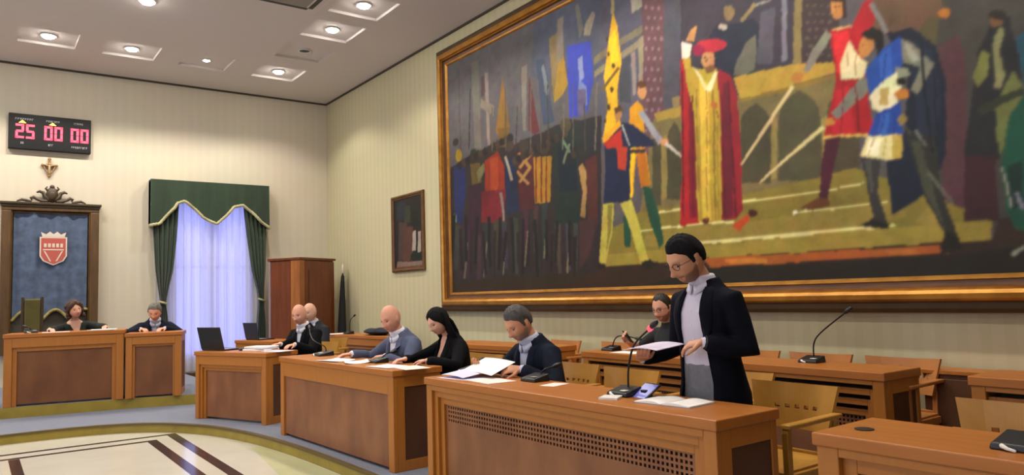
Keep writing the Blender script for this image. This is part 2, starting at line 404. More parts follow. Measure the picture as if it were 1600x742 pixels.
# painted shapes: colour and outline in centimetres on the wall plane (distance along the wall, height)
PAINT = '''94 89 92 : 935,125 913,632 88,638 127,106
95 92 95 : 907,340 894,644 505,485 518,272
84 88 104 : 705,402 694,480 573,476 575,361
91 90 104 : 589,285 575,529 455,478 468,264
106 76 82 : 525,260 511,501 481,489 495,262
141 116 118 : 507,445 507,444 507,443 508,443 509,444 510,444 510,445 510,446 510,447 510,448 509,448 508,447 507,447 507,446
141 116 118 : 498,442 498,441 499,440 499,440 500,441 501,441 502,442 502,443 501,444 501,444 500,444 499,444 499,443 498,443
141 116 118 : 489,439 490,438 490,437 491,437 492,437 492,438 493,439 493,440 493,441 492,441 492,441 491,441 490,440 489,439
141 116 118 : 504,433 504,432 505,432 505,431 506,432 507,432 507,433 508,434 507,435 507,436 506,436 505,435 504,435 504,434
141 116 118 : 495,430 495,429 496,429 497,428 498,429 498,429 499,430 499,431 499,432 498,432 497,433 496,432 496,432 495,431
141 116 118 : 487,427 487,426 487,426 488,425 489,426 490,426 490,427 490,428 490,429 490,429 489,430 488,429 487,429 487,428
141 116 118 : 508,423 508,423 509,422 509,422 510,422 511,423 512,424 512,425 511,426 511,426 510,426 509,426 508,425 508,424
141 116 118 : 499,420 499,420 500,419 501,419 502,419 502,420 503,421 503,422 503,423 502,423 501,423 501,423 500,422 499,421
141 116 118 : 491,418 491,417 491,416 492,416 493,416 494,417 494,418 494,419 494,420 494,420 493,420 492,420 491,419 491,418
141 116 118 : 505,412 505,411 506,410 507,410 507,410 508,411 509,412 509,413 509,414 508,414 507,414 506,414 506,413 505,413
141 116 118 : 496,409 497,408 497,407 498,407 499,408 500,408 500,409 500,410 500,411 499,411 499,411 498,411 497,411 496,410
141 116 118 : 488,406 488,405 489,405 489,405 490,405 491,405 491,406 492,407 491,408 491,409 490,409 489,408 488,408 488,407
141 116 118 : 509,402 509,401 510,401 511,401 512,401 512,402 513,402 513,403 513,404 512,405 511,405 511,405 510,404 509,403
141 116 118 : 500,399 501,399 501,398 502,398 503,398 504,399 504,400 504,401 504,401 503,402 503,402 502,402 501,401 501,400
141 116 118 : 492,397 492,396 493,395 493,395 494,395 495,396 495,397 496,398 495,399 495,399 494,399 493,399 492,398 492,398
141 116 118 : 506,390 506,390 507,389 508,389 509,389 509,390 510,391 510,392 510,392 509,393 508,393 508,393 507,392 506,391
141 116 118 : 498,388 498,387 498,386 499,386 500,387 501,387 501,388 501,389 501,390 501,390 500,390 499,390 498,390 498,389
141 116 118 : 489,385 489,384 490,384 491,384 492,384 492,385 493,385 493,386 493,387 492,388 491,388 490,388 490,387 489,386
141 116 118 : 510,381 511,380 511,379 512,379 513,380 514,380 514,381 514,382 514,383 513,383 513,383 512,383 511,383 511,382
141 116 118 : 502,378 502,377 502,377 503,377 504,377 505,378 505,378 505,379 505,380 505,381 504,381 503,381 502,380 502,379
141 116 118 : 493,376 493,375 494,374 495,374 496,375 496,375 497,376 497,377 497,378 496,378 495,378 494,378 494,378 493,377
141 116 118 : 508,369 508,368 508,368 509,368 510,368 511,369 511,369 511,370 511,371 511,372 510,372 509,372 508,371 508,370
141 116 118 : 499,367 499,366 500,365 500,365 501,366 502,366 503,367 503,368 502,369 502,369 501,369 500,369 499,369 499,368
141 116 118 : 490,364 491,364 491,363 492,363 493,363 493,364 494,365 494,365 494,366 493,367 493,367 492,367 491,366 491,365
141 116 118 : 512,360 512,359 512,358 513,358 514,358 515,359 515,360 516,361 515,361 515,362 514,362 513,362 512,361 512,360
141 116 118 : 503,357 503,356 504,356 505,356 505,356 506,357 507,357 507,358 506,359 506,360 505,360 504,360 504,359 503,358
141 116 118 : 494,355 495,354 495,354 496,353 497,354 498,354 498,355 498,356 498,357 497,357 497,357 496,357 495,357 495,356
141 116 118 : 509,348 509,347 510,347 510,346 511,347 512,347 512,348 513,349 512,350 512,350 511,351 510,350 509,350 509,349
141 116 118 : 500,346 500,345 501,344 502,344 503,344 503,345 504,346 504,347 504,348 503,348 502,348 501,348 501,348 500,347
141 116 118 : 492,344 492,343 492,342 493,342 494,342 495,343 495,344 495,345 495,345 495,346 494,346 493,346 492,345 492,345
141 116 118 : 513,338 513,338 514,337 515,337 515,337 516,338 517,338 517,339 517,340 516,341 515,341 514,341 514,340 513,339
141 116 118 : 504,336 504,335 505,335 506,335 507,335 507,335 508,336 508,337 508,338 507,339 506,339 506,338 505,338 504,337
141 116 118 : 496,334 496,333 496,333 497,333 498,333 499,333 499,334 499,335 499,336 499,336 498,337 497,336 496,336 496,335
141 116 118 : 510,327 510,326 511,326 512,325 512,326 513,326 514,327 514,328 514,329 513,329 512,329 511,329 511,329 510,328
141 116 118 : 501,325 502,324 502,324 503,323 504,324 505,324 505,325 505,326 505,327 504,327 504,327 503,327 502,327 501,326
141 116 118 : 493,323 493,322 494,322 494,321 495,322 496,322 496,323 497,324 496,325 496,325 495,325 494,325 493,325 493,324
141 116 118 : 514,317 514,316 515,316 516,316 517,316 517,316 518,317 518,318 518,319 517,319 516,320 516,319 515,319 514,318
141 116 118 : 505,315 506,314 506,314 507,314 508,314 509,314 509,315 509,316 509,317 508,317 508,318 507,317 506,317 506,316
141 116 118 : 497,313 497,313 498,312 498,312 499,312 500,312 500,313 501,314 500,315 500,316 499,316 498,316 497,315 497,314
141 116 118 : 511,306 512,305 512,304 513,304 514,304 514,305 515,306 515,307 515,307 514,308 514,308 513,308 512,308 511,307
141 116 118 : 503,304 503,303 503,303 504,302 505,303 506,303 506,304 506,305 506,306 506,306 505,306 504,306 503,306 503,305
141 116 118 : 494,302 494,301 495,301 496,301 496,301 497,301 498,302 498,303 498,304 497,304 496,305 495,304 495,304 494,303
141 116 118 : 515,296 516,295 516,295 517,294 518,295 519,295 519,296 519,297 519,298 518,298 518,298 517,298 516,298 516,297
141 116 118 : 507,294 507,293 507,293 508,293 509,293 510,293 510,294 511,295 510,296 510,296 509,297 508,296 507,296 507,295
141 116 118 : 498,293 498,292 499,291 500,291 501,291 501,292 502,292 502,293 502,294 501,295 500,295 499,295 499,294 498,293
141 116 118 : 513,285 513,284 513,283 514,283 515,283 516,284 516,285 516,285 516,286 516,287 515,287 514,287 513,286 513,286
141 116 118 : 504,283 504,282 505,282 505,282 506,282 507,282 508,283 508,284 507,285 507,285 506,285 505,285 504,285 504,284
141 116 118 : 495,282 496,281 496,280 497,280 498,280 498,281 499,281 499,282 499,283 498,284 498,284 497,284 496,283 495,282
86 84 94 : 495,256 481,489 458,479 474,259
68 62 73 : 472,303 458,479 330,481 342,296
44 49 66 : 446,341 434,368 422,377 401,372 384,371 375,359 383,335 404,324 426,326
138 116 80 : 402,383 403,380 405,378 407,377 410,378 412,380 414,383 414,387 414,390 412,392 409,392 406,391 404,389 402,386
143 126 88 : 394,371 379,382 382,385 397,374
185 176 160 : 411,372 412,371 413,371 415,371 417,372 419,373 421,374 421,375 420,376 419,377 417,377 415,376 413,375 412,374
141 138 128 : 379,381 364,381 365,382 379,383
108 106 94 : 407,325 402,338 392,351 382,355 381,341 385,324 397,323
90 86 96 : 382,329 375,374 360,374 366,325
125 122 132 : 352,324 348,398 352,400 357,325
138 122 80 : 347,314 339,406 333,404 339,314
69 57 60 : 339,314 332,420 299,423 307,309
106 90 76 : 328,365 329,364 329,364 330,364 331,364 331,365 332,365 332,366 332,366 331,366 330,366 330,366 329,366 329,365
106 90 76 : 322,363 322,362 323,362 324,362 324,362 325,363 325,363 326,364 325,364 325,364 324,364 323,364 323,364 322,363
106 90 76 : 316,360 316,360 317,360 318,360 318,360 319,361 319,361 319,362 319,362 319,362 318,362 317,362 317,361 316,361
106 90 76 : 310,358 310,358 311,358 312,358 312,358 313,358 313,359 313,360 313,360 313,360 312,360 311,360 311,359 310,359
106 90 76 : 327,357 327,357 327,356 328,356 329,357 329,357 330,358 330,358 330,358 329,359 329,359 328,358 327,358 327,357
106 90 76 : 320,355 321,354 321,354 322,354 323,355 323,355 324,355 324,356 324,356 323,357 322,357 322,356 321,356 321,355
106 90 76 : 314,353 315,352 315,352 316,352 317,353 317,353 318,353 318,354 318,354 317,355 316,355 316,354 315,354 315,353
106 90 76 : 308,351 309,350 309,350 310,350 311,351 311,351 312,351 312,352 312,352 311,353 310,353 310,352 309,352 309,351
106 90 76 : 329,351 330,350 330,350 331,350 332,350 332,351 333,351 333,352 333,352 332,352 331,352 331,352 330,352 330,351
106 90 76 : 323,349 323,348 324,348 325,348 325,348 326,349 326,349 327,350 326,350 326,350 325,350 324,350 324,350 323,349
106 90 76 : 317,347 317,346 318,346 318,346 319,346 320,347 320,347 320,348 320,348 320,348 319,348 318,348 318,348 317,347
106 90 76 : 311,345 311,344 312,344 312,344 313,344 314,345 314,345 314,346 314,346 314,347 313,346 312,346 312,346 311,345
106 90 76 : 328,343 328,343 328,342 329,342 330,343 330,343 331,344 331,344 331,345 330,345 330,345 329,345 328,344 328,344
106 90 76 : 321,341 322,341 322,341 323,341 324,341 324,341 325,342 325,342 325,343 324,343 323,343 323,343 322,342 322,342
106 90 76 : 315,339 316,339 316,339 317,339 317,339 318,339 318,340 319,340 318,341 318,341 317,341 317,341 316,340 315,340
106 90 76 : 309,337 310,337 310,337 311,337 311,337 312,337 312,338 313,338 312,339 312,339 311,339 311,339 310,338 310,338
106 90 76 : 330,337 330,336 331,336 332,336 332,336 333,337 334,337 334,338 334,338 333,339 332,339 332,338 331,338 330,337
106 90 76 : 324,335 324,335 325,334 325,334 326,335 327,335 327,335 327,336 327,336 327,337 326,337 325,336 325,336 324,335
106 90 76 : 318,333 318,333 319,332 319,332 320,333 321,333 321,334 321,334 321,335 321,335 320,335 319,335 319,334 318,334
106 90 76 : 312,331 312,331 313,331 313,331 314,331 315,331 315,332 315,332 315,333 315,333 314,333 313,333 313,332 312,332
106 90 76 : 328,329 329,329 329,329 330,329 331,329 331,329 332,330 332,330 332,331 331,331 330,331 330,331 329,330 329,330
106 90 76 : 322,327 323,327 323,327 324,327 324,327 325,327 326,328 326,328 325,329 325,329 324,329 324,329 323,328 322,328
106 90 76 : 316,326 316,325 317,325 318,325 318,325 319,326 319,326 320,327 319,327 319,327 318,327 317,327 317,327 316,326
106 90 76 : 310,324 310,323 311,323 312,323 312,323 313,324 313,324 314,325 313,325 313,325 312,325 311,325 311,325 310,324
106 90 76 : 331,323 331,323 332,322 333,322 333,323 334,323 334,323 335,324 334,324 334,325 333,325 332,324 332,324 331,323
106 90 76 : 325,321 325,321 326,321 326,321 327,321 328,321 328,322 328,322 328,323 328,323 327,323 326,323 326,322 325,322
106 90 76 : 319,319 319,319 320,319 320,319 321,319 322,319 322,320 322,320 322,321 322,321 321,321 320,321 319,320 319,320
106 90 76 : 313,318 313,317 314,317 314,317 315,317 316,318 316,318 316,319 316,319 315,319 315,319 314,319 313,319 313,318
106 83 64 : 279,321 273,411 218,415 229,315
89 84 56 : 249,312 237,324 216,318 213,301 230,297
72 69 64 : 239,178 232,307 209,420 96,442 119,136
88 59 64 : 237,175 231,302 217,305 215,279 222,174
126 116 96 : 590,394 552,403 516,407 517,399 553,395 591,385
138 128 104 : 591,378 520,394 520,386 592,371
143 133 112 : 522,395 515,396 519,336 525,335
138 127 120 : 534,382 527,383 528,339 533,336
73 76 84 : 551,379 535,381 536,330 553,334
110 101 75 : 575,361 554,366 555,307 575,307
154 146 132 : 531,440 514,441 515,426 529,425
122 110 73 : 531,211 507,304 405,306 297,301 295,216 392,205
79 76 55 : 513,218 509,281 508,286 507,289 505,291 503,293 501,290 499,287 498,284 497,279 501,216
81 77 57 : 493,222 490,277 488,286 486,291 482,295 479,298 475,293 473,288 471,283 470,274 474,219
80 77 56 : 406,226 402,281 400,287 396,290 391,293 385,294 380,290 376,286 373,281 371,274 375,222
85 82 60 : 367,223 364,274 361,284 356,290 349,294 342,296 335,290 329,284 326,276 324,265 327,217
80 73 55 : 322,220 319,270 317,279 313,283 309,287 303,290 299,284 295,279 292,273 292,264 295,216
147 133 79 : 371,278 365,278 369,225 373,225
147 133 79 : 324,268 319,269 323,220 326,220
142 127 77 : 497,285 489,286 493,224 500,222
178 148 66 : 407,323 350,320 309,311 291,309 291,302 309,303 350,302 401,302
139 116 55 : 401,302 350,302 291,302 292,299 348,298 400,299
165 141 69 : 505,312 470,311 471,301 502,303
138 122 85 : 480,322 470,321 471,310 479,311
133 120 55 : 530,214 404,215 299,223 250,198 207,173 207,160 240,156 443,161 628,159 628,173 610,176 609,194 559,203
154 138 64 : 628,159 628,173 524,172 443,172 321,174 252,174 207,172 207,161 240,156 443,161
147 131 64 : 523,188 497,192 413,191 326,192 265,192 261,180 321,176 457,177 533,177
147 132 67 : 256,177 244,189 235,182 230,173 239,169
216 207 142 : 514,209 471,209 471,211 515,211
216 207 142 : 406,208 320,208 320,209 406,210
216 207 142 : 320,208 293,210 293,211 320,209
216 207 142 : 531,193 475,193 475,195 532,195
216 207 142 : 480,194 415,191 415,193 480,196
216 207 142 : 348,193 326,192 326,194 349,195
216 207 142 : 328,192 275,193 275,194 329,194
216 207 142 : 489,174 368,174 368,177 489,177
216 207 142 : 368,174 270,174 270,176 368,177
60 46 34 : 935,116 916,153 628,159 443,161 207,160 202,174 111,169 115,117
164 96 45 : 451,160 443,161 241,158 240,152 323,153 444,152
192 128 55 : 429,159 382,157 382,153 422,154
181 112 57 : 281,157 258,157 254,153 277,153
115 90 45 : 236,152 216,150 228,149 241,150
43 39 30 : 630,122 444,151 241,151 189,154 124,151 126,121
111 107 99 : 840,457 821,457 820,332 836,335
135 124 116 : 807,434 805,333 798,331 799,432
124 116 103 : 819,401 786,383 789,370 819,388
85 67 70 : 816,431 808,430 809,402 817,404
133 101 46 : 766,418 753,347 777,338 784,349
115 88 40 : 780,352 753,347 764,311 776,317
125 118 109 : 724,418 712,420 719,336 726,337
102 53 58 : 709,407 692,330 701,327 714,335
68 80 98 : 694,419 679,419 663,336 685,337
114 124 131 : 684,408 679,411 673,382 679,379
110 115 122 : 678,387 671,377 674,370 680,378
129 112 80 : 668,439 641,443 641,393 664,368
155 127 49 : 650,411 642,412 635,376 648,364 662,359 662,369
128 120 110 : 652,458 640,458 643,409 653,404
116 111 106 : 619,463 613,464 606,432 613,423
148 140 123 : 603,436 590,447 586,442 595,421 606,424
63 76 168 : 635,420 594,414 593,367 605,333 635,335
136 144 183 : 617,400 609,401 608,376 615,372
121 136 175 : 616,375 605,365 604,342 620,357
101 95 122 : 620,365 605,362 607,333 620,335
54 48 48 : 909,142 901,318 831,331 750,323 659,331 582,326 591,157 629,151
48 50 54 : 665,325 635,334 587,320 589,285 662,282
154 128 38 : 869,330 870,327 873,324 876,323 880,323 883,326 886,329 886,333 885,337 883,340 879,341 875,340 872,338 870,335
37 49 93 : 892,320 861,317 862,277 874,233 892,239
95 136 123 : 895,249 887,248 887,236 894,239
46 54 45 : 829,323 830,319 832,316 836,315 841,316 844,318 847,322 848,327 847,331 844,334 840,335 835,334 832,332 829,328
98 85 45 : 848,315 824,313 822,285 845,275
111 111 77 : 833,302 815,311 809,304 829,286
137 54 35 : 813,313 781,321 768,299 767,257 786,233 821,241 814,271
157 73 42 : 801,313 782,314 781,275 799,260
112 38 47 : 823,272 766,269 774,224 828,231
73 57 45 : 780,326 781,323 784,321 788,320 792,321 797,323 799,326 800,330 799,333 796,335 792,336 787,335 783,333 780,330
59 38 51 : 855,285 822,285 826,211 861,214
37 47 74 : 767,307 745,308 737,237 765,235
152 143 128 : 767,312 755,278 749,278 762,312
128 114 109 : 780,266 774,228 769,228 774,266
82 43 48 : 739,312 705,308 708,237 737,237
159 125 76 : 739,309 713,287 709,289 734,311
160 125 76 : 733,290 708,304 712,307 737,293
159 124 76 : 742,287 719,267 715,269 738,289
159 125 76 : 716,290 738,274 733,272 711,287
157 123 46 : 705,300 670,296 676,241 706,243
122 51 37 : 702,299 705,244 701,244 699,299
123 51 37 : 692,298 694,243 691,243 688,297
124 52 37 : 682,296 685,242 682,241 679,296
40 54 50 : 664,325 621,320 624,210 668,212
29 44 54 : 658,308 626,306 627,247 659,251
113 143 113 : 652,314 637,292 634,293 649,315
116 128 104 : 639,305 651,284 648,282 635,304
83 74 59 : 633,325 634,322 637,320 641,319 645,320 650,322 652,326 653,330 652,333 649,335 645,336 640,335 636,333 633,329
81 66 53 : 675,306 676,303 679,300 683,300 687,300 691,303 694,306 694,309 693,313 690,315 686,316 682,315 678,313 676,309
65 58 55 : 715,316 716,313 719,311 723,310 728,311 732,313 735,316 736,320 735,323 732,326 727,326 722,326 718,323 716,320
76 62 52 : 745,322 746,319 749,317 752,316 756,316 759,318 762,321 762,325 761,328 759,330 755,331 752,330 748,328 746,325
160 131 84 : 623,274 616,278 608,263 615,215 623,218 617,245
87 50 46 : 611,281 592,285 594,207 610,194
76 53 55 : 625,213 593,214 611,172 628,159
59 64 57 : 891,233 898,169 889,168 877,231
68 45 59 : 870,233 866,158 858,158 857,232
100 94 77 : 862,205 873,156 868,156 858,205
72 54 57 : 839,214 838,147 830,147 826,213
48 57 57 : 822,230 825,153 817,153 810,229
100 94 77 : 814,203 824,156 821,156 811,203
71 65 55 : 795,230 800,161 793,160 783,229
63 61 73 : 777,228 772,165 765,165 766,227
104 98 80 : 770,203 779,157 776,157 767,202
63 68 61 : 752,230 750,158 744,157 741,229
74 48 64 : 729,236 731,171 724,170 719,235
108 102 83 : 723,211 732,167 729,167 720,211
79 60 63 : 708,241 712,183 706,183 698,240
53 64 64 : 691,241 697,174 691,173 681,240
112 106 86 : 685,217 693,175 690,175 682,216
80 73 62 : 668,214 666,153 660,153 658,213
71 69 82 : 649,212 649,157 643,157 640,211
116 110 89 : 644,189 652,149 649,148 641,189
70 75 68 : 635,211 638,147 633,147 627,210
57 48 33 : 629,155 629,144 817,140 909,138 908,153
59 50 45 : 878,351 879,349 881,347 884,347 887,347 891,349 893,351 893,354 892,357 890,358 887,359 883,358 880,357 878,354
46 41 41 : 868,316 869,314 871,312 874,311 878,312 881,313 883,316 883,319 882,321 880,323 877,323 874,323 871,321 869,319
70 58 48 : 857,318 858,315 860,313 863,313 866,313 869,315 871,317 872,320 871,322 869,324 866,325 862,324 860,323 858,320
37 35 38 : 846,319 847,317 849,315 852,314 855,315 858,316 860,319 861,321 860,324 858,326 855,326 851,326 849,324 847,322
59 50 45 : 835,320 836,318 838,316 841,316 844,316 847,318 849,320 850,323 849,325 847,327 844,328 841,327 838,325 836,323
46 41 41 : 825,322 825,320 828,318 830,317 834,318 836,319 838,322 839,324 838,327 836,328 833,329 830,328 827,327 825,325
70 58 48 : 814,323 815,321 817,319 820,319 823,319 826,321 828,323 828,326 827,328 825,330 823,330 819,330 817,328 815,326
37 35 38 : 804,325 805,322 807,321 810,320 813,321 815,322 817,325 818,327 817,329 815,331 812,332 809,331 806,330 805,327
59 51 45 : 794,326 795,324 797,322 799,322 802,322 805,324 807,326 808,328 807,331 805,332 802,333 799,332 796,331 794,329
47 42 42 : 784,327 785,325 787,323 789,323 792,323 795,325 797,327 797,330 797,332 795,334 792,334 789,334 786,332 785,330
71 60 49 : 774,329 775,326 777,325 780,324 783,325 785,326 787,329 787,331 787,333 785,335 782,336 779,335 777,333 775,331
38 36 39 : 765,330 765,328 767,326 770,326 773,326 775,328 777,330 778,332 777,335 775,336 772,337 769,336 767,335 765,332
62 52 46 : 755,331 756,329 758,327 760,327 763,327 766,329 767,331 768,334 767,336 765,337 763,338 760,337 757,336 756,334
49 43 43 : 746,332 747,330 748,329 751,328 754,329 756,330 758,332 758,335 758,337 756,339 753,339 750,339 748,337 746,335
74 62 51 : 738,301 739,299 741,297 743,297 746,297 749,298 750,301 751,303 750,305 748,307 746,307 743,307 741,306 739,303
39 37 41 : 729,302 730,300 732,299 734,298 737,299 739,300 741,302 742,304 741,307 739,308 737,309 734,308 731,307 730,305
64 54 48 : 721,304 721,302 723,300 725,300 728,300 730,301 732,304 732,306 732,308 730,310 728,310 725,310 723,308 721,306
50 45 45 : 712,305 712,303 714,302 717,301 719,301 722,303 723,305 724,307 723,310 721,311 719,312 716,311 714,310 712,308
76 64 52 : 703,307 704,305 706,303 708,302 710,303 713,304 714,306 715,309 714,311 712,312 710,313 707,313 705,311 704,309
40 39 42 : 695,308 695,306 697,304 699,304 702,304 704,306 706,308 706,310 705,312 704,314 701,314 699,314 697,312 695,310
66 56 50 : 686,309 687,307 689,306 691,305 693,306 696,307 697,309 698,311 697,314 695,315 693,316 690,315 688,314 687,312
52 46 46 : 678,311 679,309 680,307 683,307 685,307 687,308 689,310 689,313 688,315 687,316 685,317 682,316 680,315 678,313
78 66 54 : 670,312 671,310 672,309 674,308 677,308 679,310 680,312 681,314 680,316 679,318 676,318 674,318 672,316 670,314
41 40 43 : 662,313 663,311 664,310 666,309 669,310 671,311 672,313 673,315 672,317 670,319 668,319 666,319 664,318 662,316
67 57 51 : 654,315 655,313 656,311 658,311 661,311 663,312 664,314 665,317 664,319 662,320 660,321 658,320 656,319 654,317
53 48 48 : 646,316 647,314 648,312 651,312 653,312 655,314 656,316 657,318 656,320 654,321 652,322 650,321 648,320 647,318
81 67 55 : 639,317 639,315 641,314 643,313 645,314 647,315 648,317 649,319 648,321 647,323 645,323 642,323 640,321 639,319
43 41 44 : 633,289 633,287 635,285 637,285 639,285 641,286 642,288 643,290 642,292 641,294 639,294 636,294 634,293 633,291
69 59 52 : 625,290 626,288 627,287 629,286 632,286 633,288 635,290 635,292 635,294 633,295 631,296 629,295 627,294 626,292
55 49 49 : 618,291 618,289 620,288 622,287 624,288 626,289 627,291 628,293 627,295 626,297 624,297 621,297 619,296 618,294
85 78 70 : 871,338 871,454 874,455 874,339
62 57 51 : 849,334 842,420 845,421 852,335
99 91 81 : 793,324 790,382 793,383 796,325
88 82 73 : 761,319 760,402 762,402 764,319
66 61 54 : 741,315 734,371 736,371 743,315
107 98 87 : 710,310 705,389 707,390 712,310
94 87 78 : 689,306 687,362 689,362 691,306
70 65 57 : 674,303 673,383 675,384 676,304
113 104 92 : 648,299 643,353 645,354 650,299
99 92 82 : 630,296 626,373 627,373 632,296
74 69 61 : 609,292 608,347 610,347 611,292
118 109 97 : 593,289 586,364 588,365 595,289
33 30 32 : 898,249 907,185 900,185 889,248
41 32 35 : 883,227 880,168 873,168 875,226
30 33 35 : 867,245 868,179 861,179 859,244
48 40 38 : 853,223 857,164 851,163 845,222
33 30 32 : 838,241 845,175 839,174 830,240
41 32 35 : 825,220 821,159 815,159 817,219
30 34 35 : 810,237 810,169 804,169 802,237
49 40 39 : 797,217 800,155 794,154 790,216
34 31 33 : 783,234 789,165 783,165 776,233
42 34 36 : 771,214 778,176 773,175 764,213
32 35 37 : 758,230 756,160 751,160 751,230
51 42 41 : 746,210 746,170 741,170 740,210
36 32 34 : 733,227 738,156 732,156 727,226
44 35 38 : 722,208 728,166 723,166 716,207
33 37 39 : 710,224 708,152 703,152 703,223
53 44 42 : 699,205 698,162 693,162 693,204
37 34 36 : 687,221 689,172 684,171 681,220
46 37 40 : 677,202 681,158 677,158 671,202
34 38 40 : 666,218 672,168 668,167 660,217
55 46 44 : 656,200 654,154 650,154 650,199
39 35 37 : 645,215 646,163 641,163 639,215
48 38 41 : 636,197 639,150 634,150 630,197
213 173 33 : 558,436 551,415 548,376 556,349 556,326 565,297 581,300 571,335 575,368 567,402
239 199 31 : 565,408 555,416 551,379 564,379
167 155 105 : 558,464 561,434 556,433 553,462
73 59 31 : 564,390 565,389 566,388 567,388 568,388 569,389 569,390 569,392 569,393 568,394 567,394 566,393 565,393 565,391
73 59 31 : 558,376 558,374 559,374 560,373 562,374 563,375 563,376 564,377 563,378 562,379 561,379 560,379 559,378 558,377
73 59 31 : 561,350 562,349 563,348 564,348 565,348 566,349 567,350 567,352 567,353 566,354 565,354 563,354 562,353 561,351
73 59 31 : 567,332 568,330 569,329 570,329 571,329 572,330 573,332 573,333 573,335 572,336 571,336 569,336 568,335 568,333
73 59 31 : 566,407 566,406 567,405 568,405 569,405 569,406 570,407 570,408 570,410 569,410 568,411 567,410 567,410 566,408
73 59 31 : 574,319 574,318 575,317 576,317 577,317 578,318 578,319 579,320 578,321 577,322 576,322 575,322 574,321 574,320
110 89 39 : 553,374 580,356 577,353 550,371
185 138 92 : 513,336 514,333 516,331 518,330 521,330 524,333 525,336 526,339 525,343 523,345 520,346 518,345 515,343 514,340
94 62 35 : 514,344 514,342 516,341 519,341 523,342 525,344 527,346 528,348 527,349 525,350 522,350 519,349 516,348 514,346
200 149 29 : 538,325 527,330 519,320 519,279 514,240 527,238 532,275 539,231 547,232 542,283
224 186 35 : 540,290 533,287 540,230 547,232
176 112 27 : 532,276 520,276 514,240 527,238
60 51 48 : 542,281 519,278 520,273 542,277
35 80 60 : 525,240 513,237 504,208 499,179 506,174 518,203
35 80 60 : 555,211 543,216 545,179 554,178
168 124 80 : 550,321 551,318 553,316 555,315 558,315 560,317 561,320 562,324 561,327 559,329 557,330 554,329 552,327 551,324
91 64 31 : 563,330 552,331 548,325 560,324
34 44 73 : 579,294 555,314 534,306 508,285 505,278 540,282 544,225 584,228 579,267
215 159 39 : 582,301 554,316 552,309 580,294
177 57 43 : 580,295 553,304 552,285 576,288
181 69 45 : 561,287 545,284 548,260 559,263
154 160 152 : 552,309 542,286 540,286 550,309
182 171 81 : 584,228 567,226 574,192 585,160 595,160 590,194
185 174 82 : 558,225 542,228 531,196 521,162 533,160 543,194
137 127 63 : 577,226 569,225 576,193 583,171
41 37 31 : 596,164 583,162 587,157 598,157
41 38 31 : 533,162 519,164 507,157 525,154
154 154 160 : 527,317 519,317 495,283 500,278
200 152 104 : 487,279 488,277 490,277 492,276 495,277 497,278 498,279 499,281 498,282 497,283 494,283 492,283 489,282 488,280
200 190 176 : 493,277 455,246 454,247 490,279
165 38 45 : 468,358 459,352 450,329 456,196 478,195 472,252
124 31 48 : 459,331 448,332 456,197 466,196
141 38 51 : 425,337 410,326 404,306 403,253 405,201 412,194 430,194
110 35 51 : 419,321 411,321 415,199 425,194
179 154 60 : 462,351 453,346 446,342 426,337 424,310 424,280 428,194 456,195 453,299 462,333
208 180 76 : 446,334 436,326 441,195 450,196
138 116 48 : 432,318 436,196 434,195 429,318
152 128 57 : 448,298 454,197 452,197 447,297
179 154 60 : 465,357 456,357 452,337 459,330
222 208 196 : 466,374 453,368 456,357 465,357
185 138 88 : 460,373 453,382 445,384 450,370
181 138 96 : 427,347 428,343 430,340 433,339 437,340 440,343 442,347 442,351 441,355 439,357 436,358 432,357 430,355 428,351
176 48 64 : 412,357 413,355 417,353 423,353 430,354 437,356 443,359 447,362 449,364 448,366 444,368 438,368 430,367 423,365 418,362 414,359
143 31 72 : 437,358 438,356 440,355 443,354 447,355 450,357 452,360 452,363 451,365 449,366 446,366 442,365 440,363 438,361
124 90 60 : 440,342 428,342 429,335 437,335
216 204 160 : 452,345 446,339 438,322 435,325 428,335 425,333 432,317 439,319
160 106 48 : 426,302 426,300 427,299 429,299 431,299 433,301 434,302 434,304 434,305 433,306 431,306 429,306 427,305 426,303
138 96 40 : 429,298 427,290 425,290 427,298
160 41 40 : 480,197 457,201 455,194 477,194
184 80 41 : 417,189 400,198 398,192 410,183
73 35 23 : 389,197 390,196 392,195 394,194 396,194 398,195 399,197 400,198 399,200 398,201 396,201 393,201 391,200 390,199
90 48 31 : 453,198 442,199 444,193 450,193
203 187 138 : 350,302 405,243 403,242 347,300
94 25 40 : 467,346 474,202 472,202 465,346
94 25 40 : 456,318 461,200 460,200 454,318
94 25 40 : 414,323 413,197 411,197 412,323
94 25 40 : 421,310 426,197 424,197 420,310
140 116 48 : 438,320 446,196 445,196 437,320
140 116 48 : 428,287 432,195 431,195 427,287
140 116 48 : 451,323 454,224 452,224 449,323
73 51 35 : 437,351 437,350 438,350 438,350 439,350 439,350 439,351 439,351 439,352 439,352 438,352 438,352 437,352 437,351
73 51 35 : 431,349 431,349 432,348 432,348 433,348 433,349 433,349 433,350 433,350 433,350 432,350 432,350 431,350 431,349
122 80 51 : 437,349 438,347 436,346 435,349
160 30 40 : 313,338 294,336 283,352 276,353 275,335 284,324 287,313 282,245 323,252 309,298
200 48 55 : 311,335 297,333 294,315 303,297 308,304
176 41 51 : 310,289 298,288 297,250 316,252
201 168 92 : 323,252 282,245 282,247 323,254
201 168 120 : 310,337 294,335 295,337 311,339
184 132 76 : 300,353 300,349 302,346 304,345 307,346 309,348 310,352 310,356 310,360 308,363 306,364 303,363 301,361 300,357
60 41 27 : 310,366 303,368 297,360 297,345 301,344 301,358 309,361
214 203 160 : 297,325 293,316 289,308 284,302 287,292 305,296 305,308
160 128 80 : 299,317 300,295 299,295 298,317
160 128 80 : 293,313 294,294 293,294 292,312
132 132 120 : 316,339 311,333 333,309 338,311 329,326
176 124 64 : 338,308 338,306 339,304 341,302 344,302 347,303 349,305 349,308 348,310 346,311 343,311 340,310
128 128 122 : 279,349 275,348 266,323 269,321
78 31 49 : 322,252 309,250 316,226 324,201 331,202 327,228
